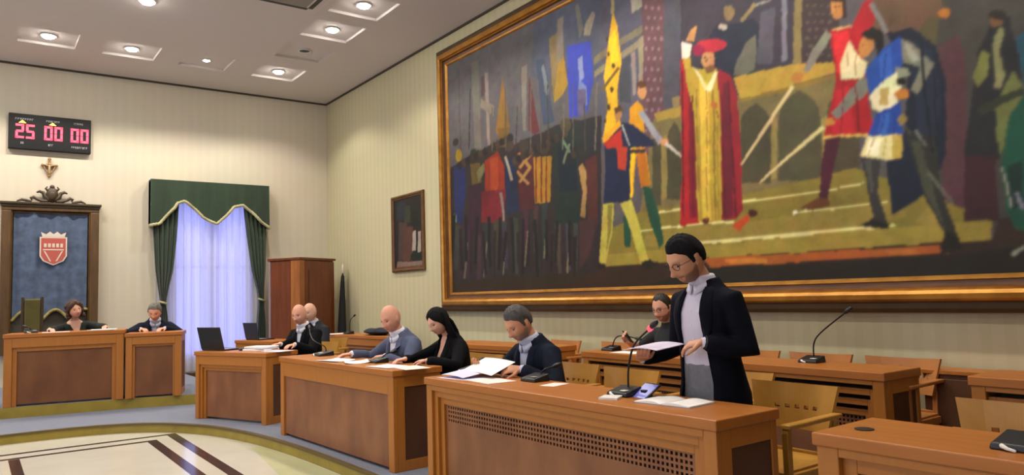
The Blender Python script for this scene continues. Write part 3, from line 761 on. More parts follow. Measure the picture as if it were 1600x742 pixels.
106 68 31 : 348,197 332,204 323,201 322,195 337,193
232 224 192 : 350,194 350,193 351,193 352,193 353,193 355,193 355,194 356,195 355,195 354,196 353,196 352,196 351,195 350,195
29 38 55 : 268,322 249,320 233,303 228,273 232,223 245,197 272,183 275,223 260,242 254,284
39 48 67 : 252,313 235,299 232,265 240,224 251,221 250,269
60 57 55 : 294,231 279,226 282,202 277,182 275,175 300,177 287,183 290,205
85 83 78 : 291,228 286,227 285,202 288,203
50 51 44 : 259,244 238,236 238,201 230,172 226,155 241,152 237,166 248,192
72 75 60 : 255,237 249,234 241,192 236,168 240,178 250,203
38 35 29 : 300,177 288,182 274,176 276,173
35 35 26 : 241,152 236,168 227,163 226,154
124 124 113 : 288,294 283,288 285,280 311,265 315,271
181 128 60 : 312,263 313,262 314,261 316,261 318,261 319,262 321,263 321,265 320,266 319,267 317,267 315,267 314,266 313,264
203 192 142 : 323,263 387,224 386,223 321,260
40 81 154 : 286,297 273,309 259,316 254,309 258,288 265,282 283,278
60 101 176 : 275,303 265,311 265,287 274,285
216 207 174 : 283,277 274,285 261,290 257,284 263,266 276,262 282,268
176 154 92 : 275,280 268,281 270,266 276,268
38 73 144 : 280,262 260,267 260,242 287,246
57 98 168 : 276,260 269,261 272,244 279,245
214 202 148 : 287,246 261,242 263,225 273,225 294,232
184 160 80 : 268,243 261,242 263,225 270,226
230 224 192 : 285,244 276,243 280,229 290,232
176 126 72 : 278,313 280,310 283,308 286,308 289,311 290,315 289,320 287,323 284,325 280,324 278,322 277,318
35 30 27 : 288,327 278,330 270,324 269,313 275,305 277,318 285,323
127 127 112 : 257,314 250,309 237,292 235,289 248,270 252,274 244,289 256,296
154 156 140 : 255,311 251,308 244,295 251,295
138 138 124 : 262,294 253,290 252,285 261,284
184 124 51 : 254,271 254,270 256,269 258,269 260,269 263,270 264,272 265,274 264,275 262,276 260,277 258,276 255,275 254,273
29 25 21 : 254,281 255,280 256,279 258,279 259,279 261,280 262,281 263,283 262,284 261,285 259,285 257,284 256,283 255,282
138 122 72 : 257,252 258,251 259,250 260,249 261,249 263,250 263,252 264,254 263,255 262,256 261,257 259,257 258,256 257,254
90 86 72 : 260,249 256,241 255,242 259,249
124 124 120 : 253,243 246,231 245,231 251,243
100 100 84 : 247,212 230,186 229,188 245,213
57 38 23 : 306,356 306,356 306,355 307,355 307,356 308,356 308,356 308,357 308,357 308,357 307,357 307,357 306,357 306,356
57 38 23 : 302,355 302,355 303,355 303,355 304,355 304,355 304,355 304,356 304,356 304,356 303,356 303,356 303,356 302,356
138 92 48 : 306,355 307,352 306,351 305,354
124 23 31 : 304,292 309,252 308,252 303,292
124 23 31 : 294,291 294,249 292,249 293,290
57 38 23 : 285,317 286,317 286,317 286,317 287,317 287,317 287,317 287,318 287,318 287,318 286,318 286,318 286,318 285,317
27 60 120 : 269,306 274,284 273,283 268,306
27 60 120 : 274,259 278,246 277,245 273,259
27 60 120 : 266,260 267,245 266,244 265,260
176 156 98 : 282,244 288,231 287,231 281,243
176 156 98 : 273,243 277,228 276,228 272,243
20 26 39 : 244,306 243,225 241,225 242,305
20 26 39 : 235,289 239,229 238,229 234,289
41 41 45 : 207,290 196,310 186,308 182,270 185,254 199,213 221,219 213,256
115 84 56 : 191,306 191,304 192,303 194,303 195,303 197,304 198,306 198,308 198,310 196,311 195,312 193,311 192,310 191,308
45 39 33 : 188,309 189,308 190,307 192,307 195,308 197,310 198,311 199,313 198,314 196,315 194,315 192,314 190,313 188,311
117 120 67 : 211,273 204,290 200,286 202,272 208,265
130 130 90 : 197,296 192,303 190,299 194,287 192,268 195,260 198,262
110 115 67 : 199,248 187,271 181,257 183,249 198,216
54 60 45 : 208,245 181,254 182,259 210,251
66 37 41 : 224,174 220,219 201,215 202,172
173 117 45 : 222,323 223,321 224,320 225,320 227,321 228,322 229,323 230,325 229,327 228,327 226,328 225,327 223,326 222,324
28 84 66 : 197,178 198,208 191,242 182,253 165,287 146,265 154,161 192,165
26 54 45 : 195,207 185,211 187,181 194,178
41 84 98 : 184,292 164,303 159,268 181,257
145 145 135 : 198,208 194,178 193,178 197,208
130 132 143 : 191,190 188,178 186,179 189,190
158 158 143 : 195,148 185,155 185,156 196,150
54 39 45 : 154,153 141,386 91,439 113,143'''
PAINT2 = '''46 36 36 : 1085,172 1080,304 975,299 981,168
47 51 60 : 1077,256 1074,287 1043,288 1044,257
62 66 48 : 1049,251 1045,279 1029,277 1026,251
35 40 31 : 1030,245 1027,279 998,278 997,239
79 64 56 : 1072,192 1068,255 1039,250 1042,190
92 64 54 : 1058,191 1051,246 1021,244 1024,189
162 150 138 : 1025,204 1022,236 1012,236 1013,204
162 150 138 : 1007,202 1005,235 996,234 997,201
34 48 31 : 1033,190 1028,201 992,202 993,191
133 112 100 : 1078,181 1075,190 991,187 991,180'''
# ------------------------------------------------------------------ paintings
def raster_canvas(y0, y1, z0, z1, step, data, gain, blur, seed, skip):
    ny, nz = int((y1-y0)/step)+1, int((z1-z0)/step)+1
    Y = np.linspace(y0, y1, ny); Z = np.linspace(z0, z1, nz); GY, GZ = np.meshgrid(Y, Z)
    rng = np.random.default_rng(seed)
    # wobble the sample positions so edges look brushed
    def smooth_noise(k):
        a = rng.standard_normal((nz//k+3, ny//k+3)); yi = np.linspace(0, a.shape[1]-1.01, ny); zi = np.linspace(0, a.shape[0]-1.01, nz)
        i = yi.astype(int); j = zi.astype(int); fy = (yi-i)[None, :]; fz = (zi-j)[:, None]
        return (a[j][:, i]*(1-fy)*(1-fz)+a[j][:, i+1]*fy*(1-fz)+a[j+1][:, i]*(1-fy)*fz+a[j+1][:, i+1]*fy*fz)
    PY = GY+.002*smooth_noise(5)+.004*smooth_noise(14); PZ = GZ+.002*smooth_noise(5)+.004*smooth_noise(14)
    C = np.zeros((nz, ny, 3))
    for line in data.strip().split('\n'):
        c, pts = line.split(' : '); c = [int(q)/255 for q in c.split()]; P = [tuple(float(q)/100 for q in p.split(',')) for p in pts.split()]
        yl = min(p[0] for p in P)-.05; yh = max(p[0] for p in P)+.05; zl = min(p[1] for p in P)-.05; zh = max(p[1] for p in P)+.05
        a = max(0, np.searchsorted(Y, yl)-1); b = min(ny, np.searchsorted(Y, yh)+1); d = max(0, np.searchsorted(Z, zl)-1); e = min(nz, np.searchsorted(Z, zh)+1)
        if a >= b or d >= e: continue
        X_, Z_ = PY[d:e, a:b], PZ[d:e, a:b]; ins = np.zeros(X_.shape, bool)
        for (xa, za), (xb, zb) in zip(P, P[1:]+P[:1]):
            if abs(zb-za) < 1e-9: continue
            cond = ((za > Z_) != (zb > Z_)) & (X_ < (xb-xa)*(Z_-za)/(zb-za)+xa); ins ^= cond
        C[d:e, a:b][ins] = [gain*(q/12.92 if q <= .04045 else ((q+.055)/1.055)**2.4)**1.17 for q in c]
    for _ in range(blur):
        Q = np.pad(C, ((1, 1), (1, 1), (0, 0)), 'edge')
        C = (Q[1:-1, 1:-1]*4+Q[:-2, 1:-1]+Q[2:, 1:-1]+Q[1:-1, :-2]+Q[1:-1, 2:])/8
    C *= (1+.04*smooth_noise(2)+.07*smooth_noise(6)+.08*smooth_noise(20))[..., None]
    C *= 1+.05*np.stack([smooth_noise(9) for _ in range(3)], -1)
    C = np.clip(C, 0.004, 1)
    n = ny*nz; idx = np.arange(n).reshape(nz, ny)
    co = np.empty((n, 3)); co[:, 0] = skip; co[:, 1] = GY.ravel(); co[:, 2] = GZ.ravel()
    q = np.stack([idx[:-1, 1:], idx[:-1, :-1], idx[1:, :-1], idx[1:, 1:]], -1).reshape(-1, 4)
    me = bpy.data.meshes.new('canvas'); me.vertices.add(n); me.vertices.foreach_set('co', co.ravel())
    me.loops.add(q.size); me.polygons.add(len(q)); me.loops.foreach_set('vertex_index', q.ravel())
    me.polygons.foreach_set('loop_start', np.arange(0, q.size, 4)); me.update(calc_edges=True); me.validate()
    at = me.color_attributes.new('paint', 'FLOAT_COLOR', 'POINT')
    at.data.foreach_set('color', np.concatenate([C.reshape(-1, 3), np.ones((n, 1))], 1).astype(np.float32).ravel())
    m = MATS.get('oil_paint')
    if not m:
        m = bpy.data.materials.new('oil_paint'); m.use_nodes = True; nt = m.node_tree; b = nt.nodes['Principled BSDF']
        a = nt.nodes.new('ShaderNodeAttribute'); a.attribute_name = 'paint'; nt.links.new(a.outputs['Color'], b.inputs['Base Color'])
        b.inputs['Roughness'].default_value = .55; b.inputs['Specular IOR Level'].default_value = .3
        MATS['oil_paint'] = m
    me.materials.append(m)
    o = bpy.data.objects.new('canvas', me); COL.objects.link(o); return o
def picture_frame(parent, y0, y1, z0, z1, prof, mats):
    # prof: (inset from the outer edge, depth off the wall, material index)
    mb = MB(); n = len(prof); V = []
    for w, d, _ in prof:
        for (y, z) in ((y0+w, z0+w), (y1-w, z0+w), (y1-w, z1-w), (y0+w, z1-w)): V.append((XR-d, y, z))
    F = []; MI = []
    for i in range(n-1):
        for k in range(4): F.append((4*i+k, 4*i+(k+1) % 4, 4*(i+1)+(k+1) % 4, 4*(i+1)+k)); MI.append(prof[i][2])
    b = len(mb.v); mb.add(V, F, 0, False); mb.mi = MI
    return mb.build('frame', mats, parent)
def paintings():
    root = empty('painting', (XR, 4.7, 1.12), 0, 'huge gilt-framed historical oil painting of a figure in red with swordsmen on steps', 'painting')
    bpy.context.view_layer.update(); inv = root.matrix_world.inverted()
    c = raster_canvas(.24, 9.03, 1.36, 4.70, .0115, PAINT, 1.16, 2, 3, XR-.042); c.parent = root; c.matrix_parent_inverse = inv
    prof = [(0, .002, 1), (0, .075, 1), (.03, .09, 1), (.07, .095, 2), (.085, .115, 0), (.10, .13, 0), (.135, .135, 0), (.16, .12, 0), (.165, .09, 0), (.18, .092, 2), (.19, .062, 2), (.225, .056, 0), (.232, .068, 0), (.25, .064, 0), (.262, .048, 0), (.268, .030, 0)]
    f = picture_frame(root, -.03, 9.29, 1.105, 4.955, prof, [M_GOLD, mat('frame_dark', '4e3a1c', .5, col2='3c2c14', scale=4), M_FRAME_BR]); f.matrix_parent_inverse = inv
    root = empty('painting', (XR, 10.38, 1.73), 0, 'small dark portrait in a narrow gilt frame left of the huge painting', 'painting')
    bpy.context.view_layer.update(); inv = root.matrix_world.inverted()
    c = raster_canvas(9.92, 10.86, 1.79, 2.91, .012, PAINT2, 1.0, 1, 5, XR-.022); c.parent = root; c.matrix_parent_inverse = inv
    f = picture_frame(root, 9.855, 10.925, 1.73, 2.975, [(0, .002, 0), (0, .03, 0), (.015, .045, 0), (.035, .045, 1), (.05, .03, 1), (.06, .034, 0), (.075, .018, 0)], [M_GOLD_D, M_FRAME_BR]); f.matrix_parent_inverse = inv
paintings()

# ------------------------------------------------------------------ curtains on the end wall
def curtains():
    root = empty('velvet_curtain', (3.4, 13.5, .14), 0, 'dark green velvet curtain with scalloped cream-fringed valance and drapes tied to the sides', 'curtain')
    P = lambda mb, nm, m: mb.build(nm, m, root, loc=(-3.4, -13.5, -.14))
    edge = [(2.39, 2.66), (2.53, 2.69), (2.68, 2.88), (2.77, 2.98), (2.80, 3.05), (2.92, 3.09), (3.11, 2.95), (3.23, 2.82), (3.45, 2.71), (3.62, 2.87), (3.75, 3.03), (3.91, 3.07), (4.08, 2.94), (4.22, 2.78), (4.39, 2.67)]
    def ez(x): return float(np.interp(x, [e[0] for e in edge], [e[1] for e in edge]))
    zt, x0, x1, yf = 3.43, 2.39, 4.385, 13.5
    mb = MB(); nx, nz = 90, 10; rows = []
    def yy(x, t): return yf-.012*t*math.sin(x*26)-.02*t*math.sin(x*9+1)
    xs = [x0+(x1-x0)*i/(nx-1) for i in range(nx)]
    for j in range(nz):
        t = j/(nz-1); rows.append([(x0, 13.71, zt+(ez(x0)-zt)*t)]+[(x, yy(x, t), zt+(ez(x)-zt)*t) for x in xs]+[(x1, 13.71, zt+(ez(x1)-zt)*t)])
    mb.loft(rows, 0, cap=False, closed=False)
    rows2 = [[(p[0], min(p[1]+.02, 13.70), p[2]) for p in r] for r in rows]; mb.loft(rows2, 0, cap=False, closed=False)
    mb.box((x0, yf, zt-.002), (x1, 13.71, zt+.02))
    P(mb, 'valance', M_VELVET)
    mb = MB(); pts = [(x0, 13.6, ez(x0))]+[(x, yy(x, 1)-.006, ez(x)+.004*math.sin(x*150)) for x in xs]+[(x1, 13.6, ez(x1))]
    mb.tube(pts, .026, 8); P(mb, 'fringe', M_FRINGE)
    def drape(tab, seed):
        mb = MB(); rings = []; ph = seed
        for k in range(31):
            z = tab[0][0]+(tab[-1][0]-tab[0][0])*k/30
            zs = [-a[0] for a in tab]; xa = float(np.interp(-z, zs, [a[1] for a in tab])); xb = float(np.interp(-z, zs, [a[2] for a in tab]))
            n = 48; f = []; b = []
            amp = .035*min(1, .45/(xb-xa))
            for i in range(n):
                u = i/(n-1); x = xa+(xb-xa)*u
                y = 13.578+amp*math.sin(u*2*math.pi*5+ph)*(.8+.2*math.sin(z*2))
                f.append((x, y-.012, z)); b.append((x, y+.012, z))
            rings.append(f+b[::-1])
        mb.loft(rings); P(mb, 'drape', M_VELVET)
    drape([(3.38, 2.42, 2.86), (2.9, 2.43, 2.84), (2.4, 2.45, 2.81), (1.9, 2.48, 2.76), (1.5, 2.54, 2.67), (1.35, 2.56, 2.64), (1.1, 2.52, 2.68), (.15, 2.48, 2.72)], 0)
    drape([(3.38, 3.93, 4.36), (2.9, 3.96, 4.35), (2.4, 4.02, 4.35), (1.9, 4.09, 4.34), (1.5, 4.19, 4.31), (1.3, 4.21, 4.30), (1.0, 4.18, 4.33), (.15, 4.14, 4.36)], 2)
    for (xa, xb) in ((2.545, 2.655), (4.20, 4.31)):
        mb = MB(); mb.tube([(xa, 13.54, 1.37), ((xa+xb)/2, 13.515, 1.35), (xb, 13.54, 1.33)], .018, 8); P(mb, 'tieback', M_FRINGE)
    # sheer
    m = bpy.data.materials.new('sheer_fabric'); m.use_nodes = True; nt = m.node_tree; nt.nodes.clear()
    out = nt.nodes.new('ShaderNodeOutputMaterial'); d = nt.nodes.new('ShaderNodeBsdfDiffuse'); t = nt.nodes.new('ShaderNodeBsdfTranslucent'); tr = nt.nodes.new('ShaderNodeBsdfTransparent')
    d.inputs[0].default_value = (.72, .72, .78, 1); t.inputs[0].default_value = (.8, .8, .86, 1); tr.inputs[0].default_value = (.9, .9, .95, 1)
    a = nt.nodes.new('ShaderNodeMixShader'); a.inputs[0].default_value = .6; b = nt.nodes.new('ShaderNodeMixShader'); b.inputs[0].default_value = .06
    nt.links.new(d.outputs[0], a.inputs[1]); nt.links.new(t.outputs[0], a.inputs[2]); nt.links.new(a.outputs[0], b.inputs[1]); nt.links.new(tr.outputs[0], b.inputs[2]); nt.links.new(b.outputs[0], out.inputs[0])
    mb = MB(); rows = []
    for k in range(16):
        z = 3.36+(.15-3.36)*k/15
        rows.append([(2.5+1.84*i/219, 13.672+.026*math.sin(i*.36+.9*math.sin(i*.11))+.008*math.sin(i*.8+z*.6), z) for i in range(220)])
    mb.loft(rows, 0, cap=False, closed=False)
    o = mb.build('sheer_curtain', m); tag(o, 'white sheer curtain glowing blue-violet with daylight under the green valance', 'curtain')
curtains()

# ------------------------------------------------------------------ number board, cross and banner on the end wall
SEG = {'0': 'abcdef', '2': 'abged', '5': 'afgcd'}
def board():
    x0, x1, z0, z1 = .39, 1.508, 3.815, 4.372; Y = 13.62
    root = empty('number_board', ((x0+x1)/2, 13.7, z0), 0, 'black electronic board with glowing pinkish red numbers 25 00 00', 'display board')
    loc = (-(x0+x1)/2, -13.7, -z0); W = x1-x0; Hh = z1-z0
    mb = MB(); mb.box((x0, Y, z0), (x1, 13.715, z1)); mb.build('housing', mat('board_black', '0a0b0f', .5, spec=.3), root, bevel=.008, loc=loc)
    red = mat('digit_red', (1.0, .055, .10), .4, emit=2.8); pale = mat('caption_pale', (.33, .33, .36), .6); yel = mat('mark_yellow', (1, .72, .1), .4, emit=2.2)
    dh, dw, t = .225, .112, .032
    def digit(ch, cx, cz):
        mb = MB(); y0, y1 = Y-.006, Y+.002; s = .008
        def bar(xa, za, xb, zb): mb.box((xa, y0, za), (xb, y1, zb))
        L, Rr, T, B = cx-dw/2, cx+dw/2, cz+dh/2, cz-dh/2
        for g in SEG[ch]:
            if g == 'a': bar(L, T-t, Rr, T)
            if g == 'd': bar(L, B, Rr, B+t)
            if g == 'g': bar(L+.01, cz-t/2, Rr-.01, cz+t/2)
            if g == 'f': bar(L, cz+s/2, L+t, T-s)
            if g == 'b': bar(Rr-t, cz+s/2, Rr, T-s)
            if g == 'e': bar(L, B+s, L+t, cz-s/2)
            if g == 'c': bar(Rr-t, B+s, Rr, cz-s/2)
        mb.build('digit', red, root, loc=loc)
    for pair, u in (('25', .192), ('00', .532), ('00', .855)):
        for k, ch in enumerate(pair): digit(ch, x0+W*u+(k-.5)*.138, z0+Hh*.50)
    def caption(u, zz, w, n, h=.034):
        mb = MB(); rnd = random.Random(int(u*100)+int(zz*100))
        for i in range(n):
            a = x0+W*u-w/2+w*i/n; b = a+w/n*.72
            mb.box((a, Y-.003, zz), (a+(b-a)*.35, Y+.001, zz+h)); mb.box((a, Y-.003, zz+h*rnd.choice((0, .4, .75))), (b, Y+.001, zz+h*rnd.choice((.25, .6, 1)) if False else zz+h*.98))
        mb.build('caption', pale, root, loc=loc)
    caption(.185, z0+Hh*.815, .25, 8); caption(.525, z0+Hh*.815, .19, 7); caption(.84, z0+Hh*.815, .13, 6)
    caption(.16, z0+Hh*.14, .045, 2); caption(.50, z0+Hh*.13, .075, 3); caption(.855, z0+Hh*.12, .23, 9)
    for u in (.16, .52):
        mb = MB(); cx, cz = x0+W*u, z0+Hh*.735
        mb.prism([(cx-.05, cz), (cx, cz+.045), (cx+.05, cz)], 0, .006, M=axes((0, Y+.001, 0), (1, 0, 0), (0, 0, 1), (0, -1, 0))); mb.build('mark', yel, root, loc=loc)
board()
def cross():
    root = empty('wall_cross', (.942, 13.71, 3.40), 0, 'small gilt crucifix ornament hanging on the wall below the number board', 'crucifix')
    loc = (-.942, -13.71, -3.40); y = 13.69; cx = .942
    mb = MB(); mb.box((cx-.016, y-.012, 3.43), (cx+.016, y+.014, 3.68)); mb.box((cx-.085, y-.012, 3.575), (cx+.085, y+.014, 3.607))
    for p in ((cx, 3.69), (cx-.095, 3.59), (cx+.095, 3.59), (cx, 3.42)): mb.ell((p[0], y, p[1]), (.024, .014, .024))
    mb.build('cross', mat('cross_gilt', '8e6a3c', .5, metal=.2), root, loc=loc)
    mb = MB()
    mb.tube([(cx-.078, y-.022, 3.60), (cx-.03, y-.022, 3.585), (cx, y-.022, 3.575), (cx+.03, y-.022, 3.585), (cx+.078, y-.022, 3.60)], [.007, .009, .012, .009, .007], 8)
    mb.tube([(cx, y-.022, 3.585), (cx, y-.026, 3.53), (cx, y-.024, 3.46)], [.017, .014, .009], 8); mb.ell((cx, y-.026, 3.615), (.014, .014, .018))
    mb.build('figure', mat('figure_pale', 'b49a70', .6), root, loc=loc)
    mb = MB(); mb.tube([(cx-.075, y, 3.57), (cx-.05, y, 3.50), (cx, y, 3.44), (cx+.05, y, 3.50), (cx+.075, y, 3.57)], .011, 8); mb.build('rays', MATS['cross_gilt'], root, loc=loc)
cross()
def banner():
    x0, x1, zt, zb, Y = .325, 1.64, 2.975, .62, 13.60
    root = empty('banner_case', ((x0+x1)/2, 13.71, zb), 0, 'tall carved dark wood frame with a crest on top, holding the blue banner', 'frame')
    loc = (-(x0+x1)/2, -13.71, -zb); w = .125
    wood = mat('case_wood', '5e4426', .5, col2='4a341c', scale=4, stretch=(6, 6, .8))
    mb = MB(); mb.box((x0, Y, zb), (x0+w, 13.715, zt-.13)); mb.box((x1-w, Y, zb), (x1, 13.715, zt-.13)); mb.box((x0, Y, zt-.13), (x1, 13.715, zt-.03)); mb.box((x0+w, Y, zb), (x1-w, 13.715, zb+.14))
    mb.build('surround', wood, root, bevel=.012, loc=loc)
    mb = MB(); mb.box((x0-.03, Y-.035, zt-.035), (x1+.03, 13.715, zt+.005)); mb.box((x0-.012, Y-.018, zt-.07), (x1+.012, 13.715, zt-.0355)); mb.build('cornice', mat('case_wood_dark', '3a2c18', .5), root, bevel=.008, loc=loc)
    mb = MB(); mb.box((x0+w+.001, 13.695, zb+.141), (x1-w-.001, 13.714, zt-.131)); mb.build('backing', mat('case_back', '3f3a30', .8), root, loc=loc)
    for xa in (x0+w, x1-w-.02):
        mb = MB(); mb.box((xa, Y+.03, zb+.14), (xa+.02, Y+.05, zt-.13)); mb.build('inner_bead', M_GOLD_D, root, loc=loc)
    # carved crest
    cx = (x0+x1)/2; mb = MB(); y = 13.64; z = zt+.005
    mb.ell((cx, y, z+.13), (.085, .045, .125)); mb.ell((cx, y-.03, z+.12), (.055, .03, .08)); mb.ell((cx, y, z+.255), (.035, .03, .035))
    for s in (-1, 1):
        mb.tube([(cx+s*.05, y, z+.05), (cx+s*.10, y, z+.10), (cx+s*.12, y, z+.16), (cx+s*.17, y, z+.18), (cx+s*.20, y, z+.165)], [.035, .032, .028, .022, .014], 8)
        mb.tube([(cx+s*.07, y, z+.03), (cx+s*.14, y, z+.03), (cx+s*.20, y, z+.055), (cx+s*.25, y, z+.085), (cx+s*.285, y, z+.07), (cx+s*.27, y, z+.045)], [.03, .028, .022, .026, .022, .014], 8)
        mb.tube([(cx+s*.28, y, z+.018), (cx+s*.34, y, z+.03), (cx+s*.40, y, z+.04), (cx+s*.46, y, z+.016)], [.014, .022, .022, .01], 8)
        mb.tube([(cx+s*.06, y-.01, z+.20), (cx+s*.09, y-.01, z+.23), (cx+s*.07, y-.01, z+.255)], [.02, .016, .01], 8)
    mb.build('crest', MATS['case_wood_dark'], root, loc=loc)
    # the banner hanging inside
    bl = mat('banner_cloth', '53637f', .85, col2='3f4b61', scale=9, detail=3)
    ban = empty('banner', (cx, 13.66, 1.1), 0, 'blue-grey damask banner with a red and white shield, hanging in the carved frame', 'banner')
    bloc = (-cx, -13.66, -1.1)
    def low(u):  # three-tailed lower hem
        return 1.12+.17*abs(math.sin(u*math.pi*2.5+.2))**1.2
    X0, X1 = x0+w+.035, x1-w-.035
    def fy(u, z): return 13.662+.014*math.sin(u*17+z*1.3)+.008*math.sin(u*41)
    mb = MB(); rows = []
    for j in range(24):
        t = j/23; rows.append([(X0+(X1-X0)*i/70, fy(i/70, t), 2.82+(low(i/70)-2.82)*t) for i in range(71)])
    mb.loft(rows, 0, cap=False, closed=False); mb.build('cloth', bl, ban, loc=bloc)
    mb = MB(); mb.tube([(X0+(X1-X0)*i/70, fy(i/70, 1)-.008, low(i/70)) for i in range(71)], .022, 8); mb.build('fringe', mat('gold_fringe', 'a39455', .8, col2='857640', scale=40), ban, loc=bloc)
    mb = MB(); mb.tube([(X0-.02, 13.655, 2.825), (X1+.02, 13.655, 2.825)], .016, 10); mb.build('rod', M_GOLD_D, ban, loc=bloc)
    # shield with crown, laid on the cloth
    ecx, ecz = 1.012, 2.215; y0 = 13.632
    A = axes((ecx, y0, ecz), (1, 0, 0), (0, 0, 1), (0, -1, 0))
    def shield(w, h): return [(-w, h), (w, h), (w, -h*.35), (w*.75, -h*.7), (0, -h), (-w*.75, -h*.7), (-w, -h*.35)]
    em = empty('emblem_holder'); bpy.data.objects.remove(em)
    mb = MB(); mb.prism(shield(.185, .225), 0, .006, 1, A); mb.prism(shield(.165, .205), .006, .010, 0, A)
    mb.prism([(-.14, .03), (.14, .03), (.14, .012), (-.14, .012)], .010, .013, 1, A)
    for s in (-1, 1): mb.prism([(s*.03, -.16), (s*.05, -.16), (s*.13, .0), (s*.11, .0)] if s > 0 else [(-.11, 0), (-.13, 0), (-.05, -.16), (-.03, -.16)], .010, .013, 1, A)
    for k in range(-2, 3): mb.prism([(k*.055-.018, .06), (k*.055+.018, .06), (k*.055+.018, .12), (k*.055-.018, .12)], .010, .013, 1, A)
    mb.prism([(-.15, .225), (.15, .225), (.17, .30), (.10, .265), (.05, .31), (0, .27), (-.05, .31), (-.10, .265), (-.17, .30)], 0, .008, 1, A)
    mb.build('shield', [mat('shield_red', 'b0524a', .75), mat('shield_white', 'cfc3b4', .75)], ban, loc=bloc)
banner()

# ------------------------------------------------------------------ corner cupboard and furled flag
def cabinet():
    N = Vector((4.50, 12.28, 0)); ux = Vector((.84, .45, 0)).normalized(); uy = Vector((-.45, .84, 0)).normalized()
    root = empty('cupboard', N, math.atan2(ux.y, ux.x), 'tall dark reddish wood cupboard standing cornerwise between curtain and corner', 'cupboard')
    Wd, D, Hh = .93, .70, 2.05
    mb = MB(); mb.box((.02, .02, .08), (Wd-.02, D-.02, Hh-.03)); mb.build('body', M_CAB, root, bevel=.005)
    mb = MB(); mb.box((-.015, -.015, Hh-.03), (Wd+.015, D+.015, Hh+.012)); mb.build('top', M_CAB, root, bevel=.006)
    mb = MB(); mb.box((.01, .01, 0), (Wd-.01, D-.01, .08)); mb.build('plinth', M_CAB, root, bevel=.004)
    mb = MB(); mb.box((0, 0, .08), (.13, .03, Hh-.03)); mb.box((0, .03, .08), (.03, .20, Hh-.03)); mb.build('corner_post', M_CAB_L, root, bevel=.006)
    mb = MB(); mb.box((.135, .0, .12), (Wd-.02, .018, Hh-.05)); d = mb.build('door', M_CAB, root, bevel=.004)
    mb = MB(); mb.box((.23, -.012, .26), (Wd-.12, -.001, Hh-.20)); mb.build('door_panel', M_CAB, d, bevel=.004)
    mb = MB(); mb.ell((.165, -.025, 1.0), (.014, .024, .014)); mb.build('knob', M_GOLD_D, d)
    mb = MB(); mb.box((0, .205, .12), (.018, D-.05, Hh-.05)); s = mb.build('side_panel', M_CAB, root, bevel=.004)
    mb = MB(); mb.box((-.002, D-.045, .08), (.03, D, Hh-.03)); mb.build('edge_light_strip', mat('edge_window_light', '8a7a80', .5), root, bevel=.004)  # pale tone paints the window light along this edge
cabinet()
def flag():
    root = empty('furled_flag', (5.42, 12.62, 0), 0, 'narrow furled black flag on a pole with a pale tip, leaning in the corner', 'flag')
    mb = MB(); mb.tube([(-.03, 0, .05), (.045, .08, 1.86)], .014, 10); mb.build('pole', M_BLACK_M, root)
    mb = MB(); pts = [Vector((-.015, .02, .42)).lerp(Vector((.04, .075, 1.74)), k/10) for k in range(11)]
    mb.tube(pts, [.06, .075, .08, .075, .07, .065, .06, .052, .045, .038, .028], 14); mb.build('cloth', mat('flag_black', '101116', .8), root)
    mb = MB(); mb.lathe([(.004, 1.97), (.016, 1.94), (.020, 1.90), (.026, 1.86), (.026, 1.80), (.02, 1.79)], 14, c=(.045, .08, 0)); mb.build('tip', mat('tip_pale', 'd2c6b8', .5), root)
    mb = MB(); mb.lathe([(.004, .075), (.03, .07), (.10, .03), (.14, .012), (.14, 0)], 24, c=(-.03, 0, 0)); mb.build('base', M_BLACK_M, root)
flag()

